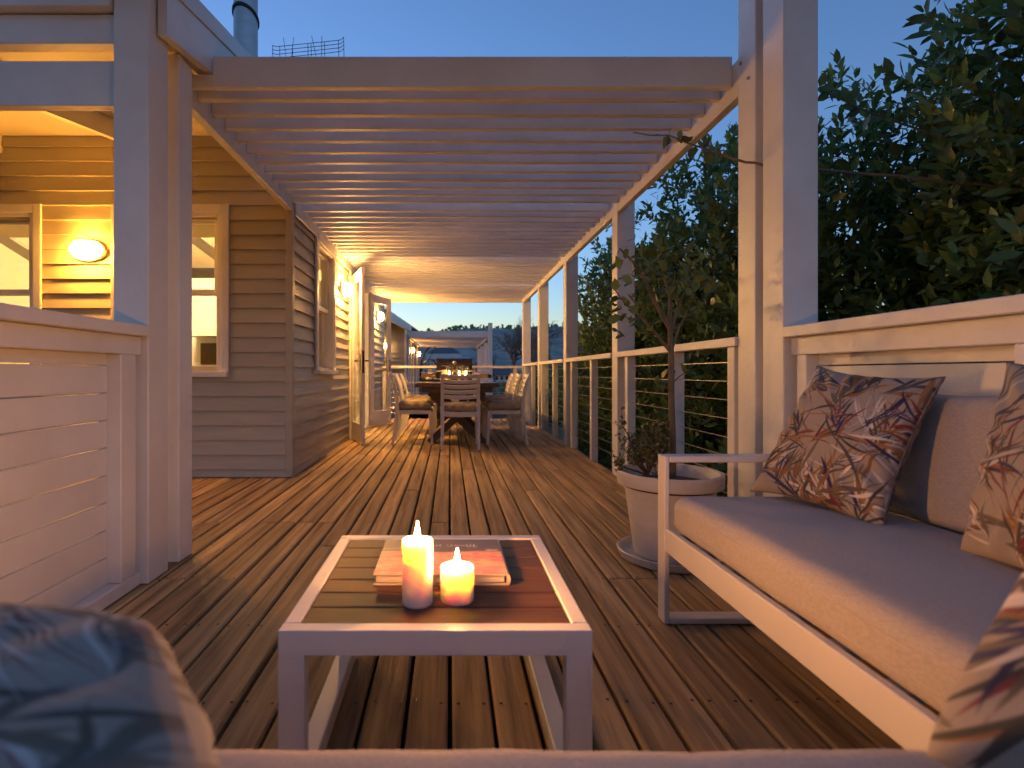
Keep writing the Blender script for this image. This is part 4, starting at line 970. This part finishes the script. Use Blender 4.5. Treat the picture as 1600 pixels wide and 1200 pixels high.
for k in range(5): MB().tube([at(660 + 5 * k, 564 + abs(k - 2) * 2, 19.1), at(660 + 5 * k, 590, 19.35), at(664 + 3 * k, 599, 19.1)], .012, 5).build('basket_rib', M['black'], ec)
fh = empty('distant_house', (1, 80, -1), 'distant white house with a dark roof below the hill', 'house')
a, b_ = at(672, 557, 80), at(716, 553, 80)
B('wall', M['white'], fh, -2.9, 1.15, 80, 87, -1, 2.9, c=0); B('fascia', M['white'], fh, -3.5, 1.7, 79.4, 79.6, 2.9, 3.7, c=0)
MB().add([(-3.4, 79.4, 3.7), (1.6, 79.4, 3.7), (-1.9, 83, 4.9), (.2, 83, 4.9), (-3.4, 87, 3.7), (1.6, 87, 3.7)], [(0, 1, 3, 2), (2, 3, 5, 4), (0, 2, 4), (1, 5, 3), (0, 4, 5, 1)]).build('roof', M['roof'], fh)
B('window', M['black'], fh, -2.0, -1.0, 79.97, 79.998, .6, 1.9, c=0)
fh2 = empty('distant_house', (6, 95, -1), 'distant pale low house right of the next pergola post', 'house')
B('wall', M['white'], fh2, 7.6, 10.6, 95, 101, -2, .55, c=0); MB().add([(7.3, 94.6, .55), (10.9, 94.6, .55), (7.3, 98, 1.7), (10.9, 98, 1.7), (7.3, 101.4, .55), (10.9, 101.4, .55)], [(0, 1, 3, 2), (2, 3, 5, 4), (0, 2, 4), (1, 5, 3), (0, 4, 5, 1)]).build('roof', M['roof'], fh2)
for i in range(3): B('window', M['black'], fh2, 7.9 + .9 * i, 8.4 + .9 * i, 94.97, 94.998, -.3, .35, c=0)

M['twig'] = mat('bare_twigs', (0.22, 0.18, 0.15), 0.9, (0.13, 0.10, 0.09), (1, 1, 1), coord='World')
def bare_tree(x, y, h, label, seed, spread=.55):
    g = random.Random(seed); o = empty('bare_tree', (x, y, -.62), label, 'tree', 'bare winter trees beyond the deck')
    tr = MB(); tw = MB()
    def grow(p, d, L, r, lev):
        e = p + d * L; mid = p.lerp(e, .5) + Vector((g.gauss(0, .04), g.gauss(0, .04), 0)) * L
        (tr if lev == 0 else tw).tube([p, mid, e], [r, r * .82, r * .62], 6 if lev < 2 else 3)
        if lev >= 5: return
        for i in range(3 if lev < 4 else 4):
            nd_ = (d + Vector((g.gauss(0, spread), g.gauss(0, spread), g.gauss(.12, spread * .6)))).normalized(); grow(p.lerp(e, g.uniform(.45, 1)), nd_, L * g.uniform(.6, .82), max(.009, r * .6), lev + 1)
    grow(Vector((x, y, -.62)), Vector((0, 0, 1)), h * .3, h * .022, 0)
    tr.build('trunk', M['twig'], o, True); tw.build('crown', M['twig'], o, kind='stuff')
bare_tree(3.0, 26, 5.6, 'bare twiggy tree right of the next pergola', 1); bare_tree(4.5, 29, 6.2, 'bare twiggy tree between the two farthest posts', 2); bare_tree(5.6, 27, 5.6, 'bare twiggy tree right of the farthest posts', 3)
bare_tree(2.7, 33, 5.2, 'small bare tree behind the next pergola post', 4)
for (x, y, rx, top, lab, sd) in ((2.6, 16.5, .9, .55, 'dark bush below the rail right of the next pergola', 41), (3.6, 20, 1.6, .9, 'dark bush beyond the two farthest pergola posts', 42), (5.2, 24, 1.8, 1.2, 'dark bush under the bare trees', 43), (-.2, 33, 1.3, 1.0, 'dark bush in front of the distant white house', 44)):
    g = np.random.RandomState(sd); n = 2600
    d = g.randn(n, 3); d /= np.linalg.norm(d, axis=1, keepdims=True); P = np.array([x, y, (top - .62) / 2]) + d * (g.rand(n, 1) ** .4) * np.array([rx, rx, (top + .62) / 2]) * (1 + .2 * np.sin(5 * d[:, :1] + 7 * d[:, 2:] + sd))
    o = empty('bush', (x, y, -.62), lab, 'bush', 'dark bushes beyond the deck'); MB().tube([(x, y, -.62), (x, y, .2)], .05, 6).build('stem', M['bark_dark'], o)
    link('foliage', leaves_mesh('foliage', P, d + g.randn(n, 3) * .6, g.randn(n, 3), g.uniform(.12, .24, n), M['leaf']), o, kind='stuff')

hw = empty('hill_wood', (0, 1000, 80), 'scattered far trees along the hill crest', 'trees', kind='stuff')
link('foliage', leaves_mesh('foliage', *HT, M['leaf'], 2.2), hw, kind='stuff')
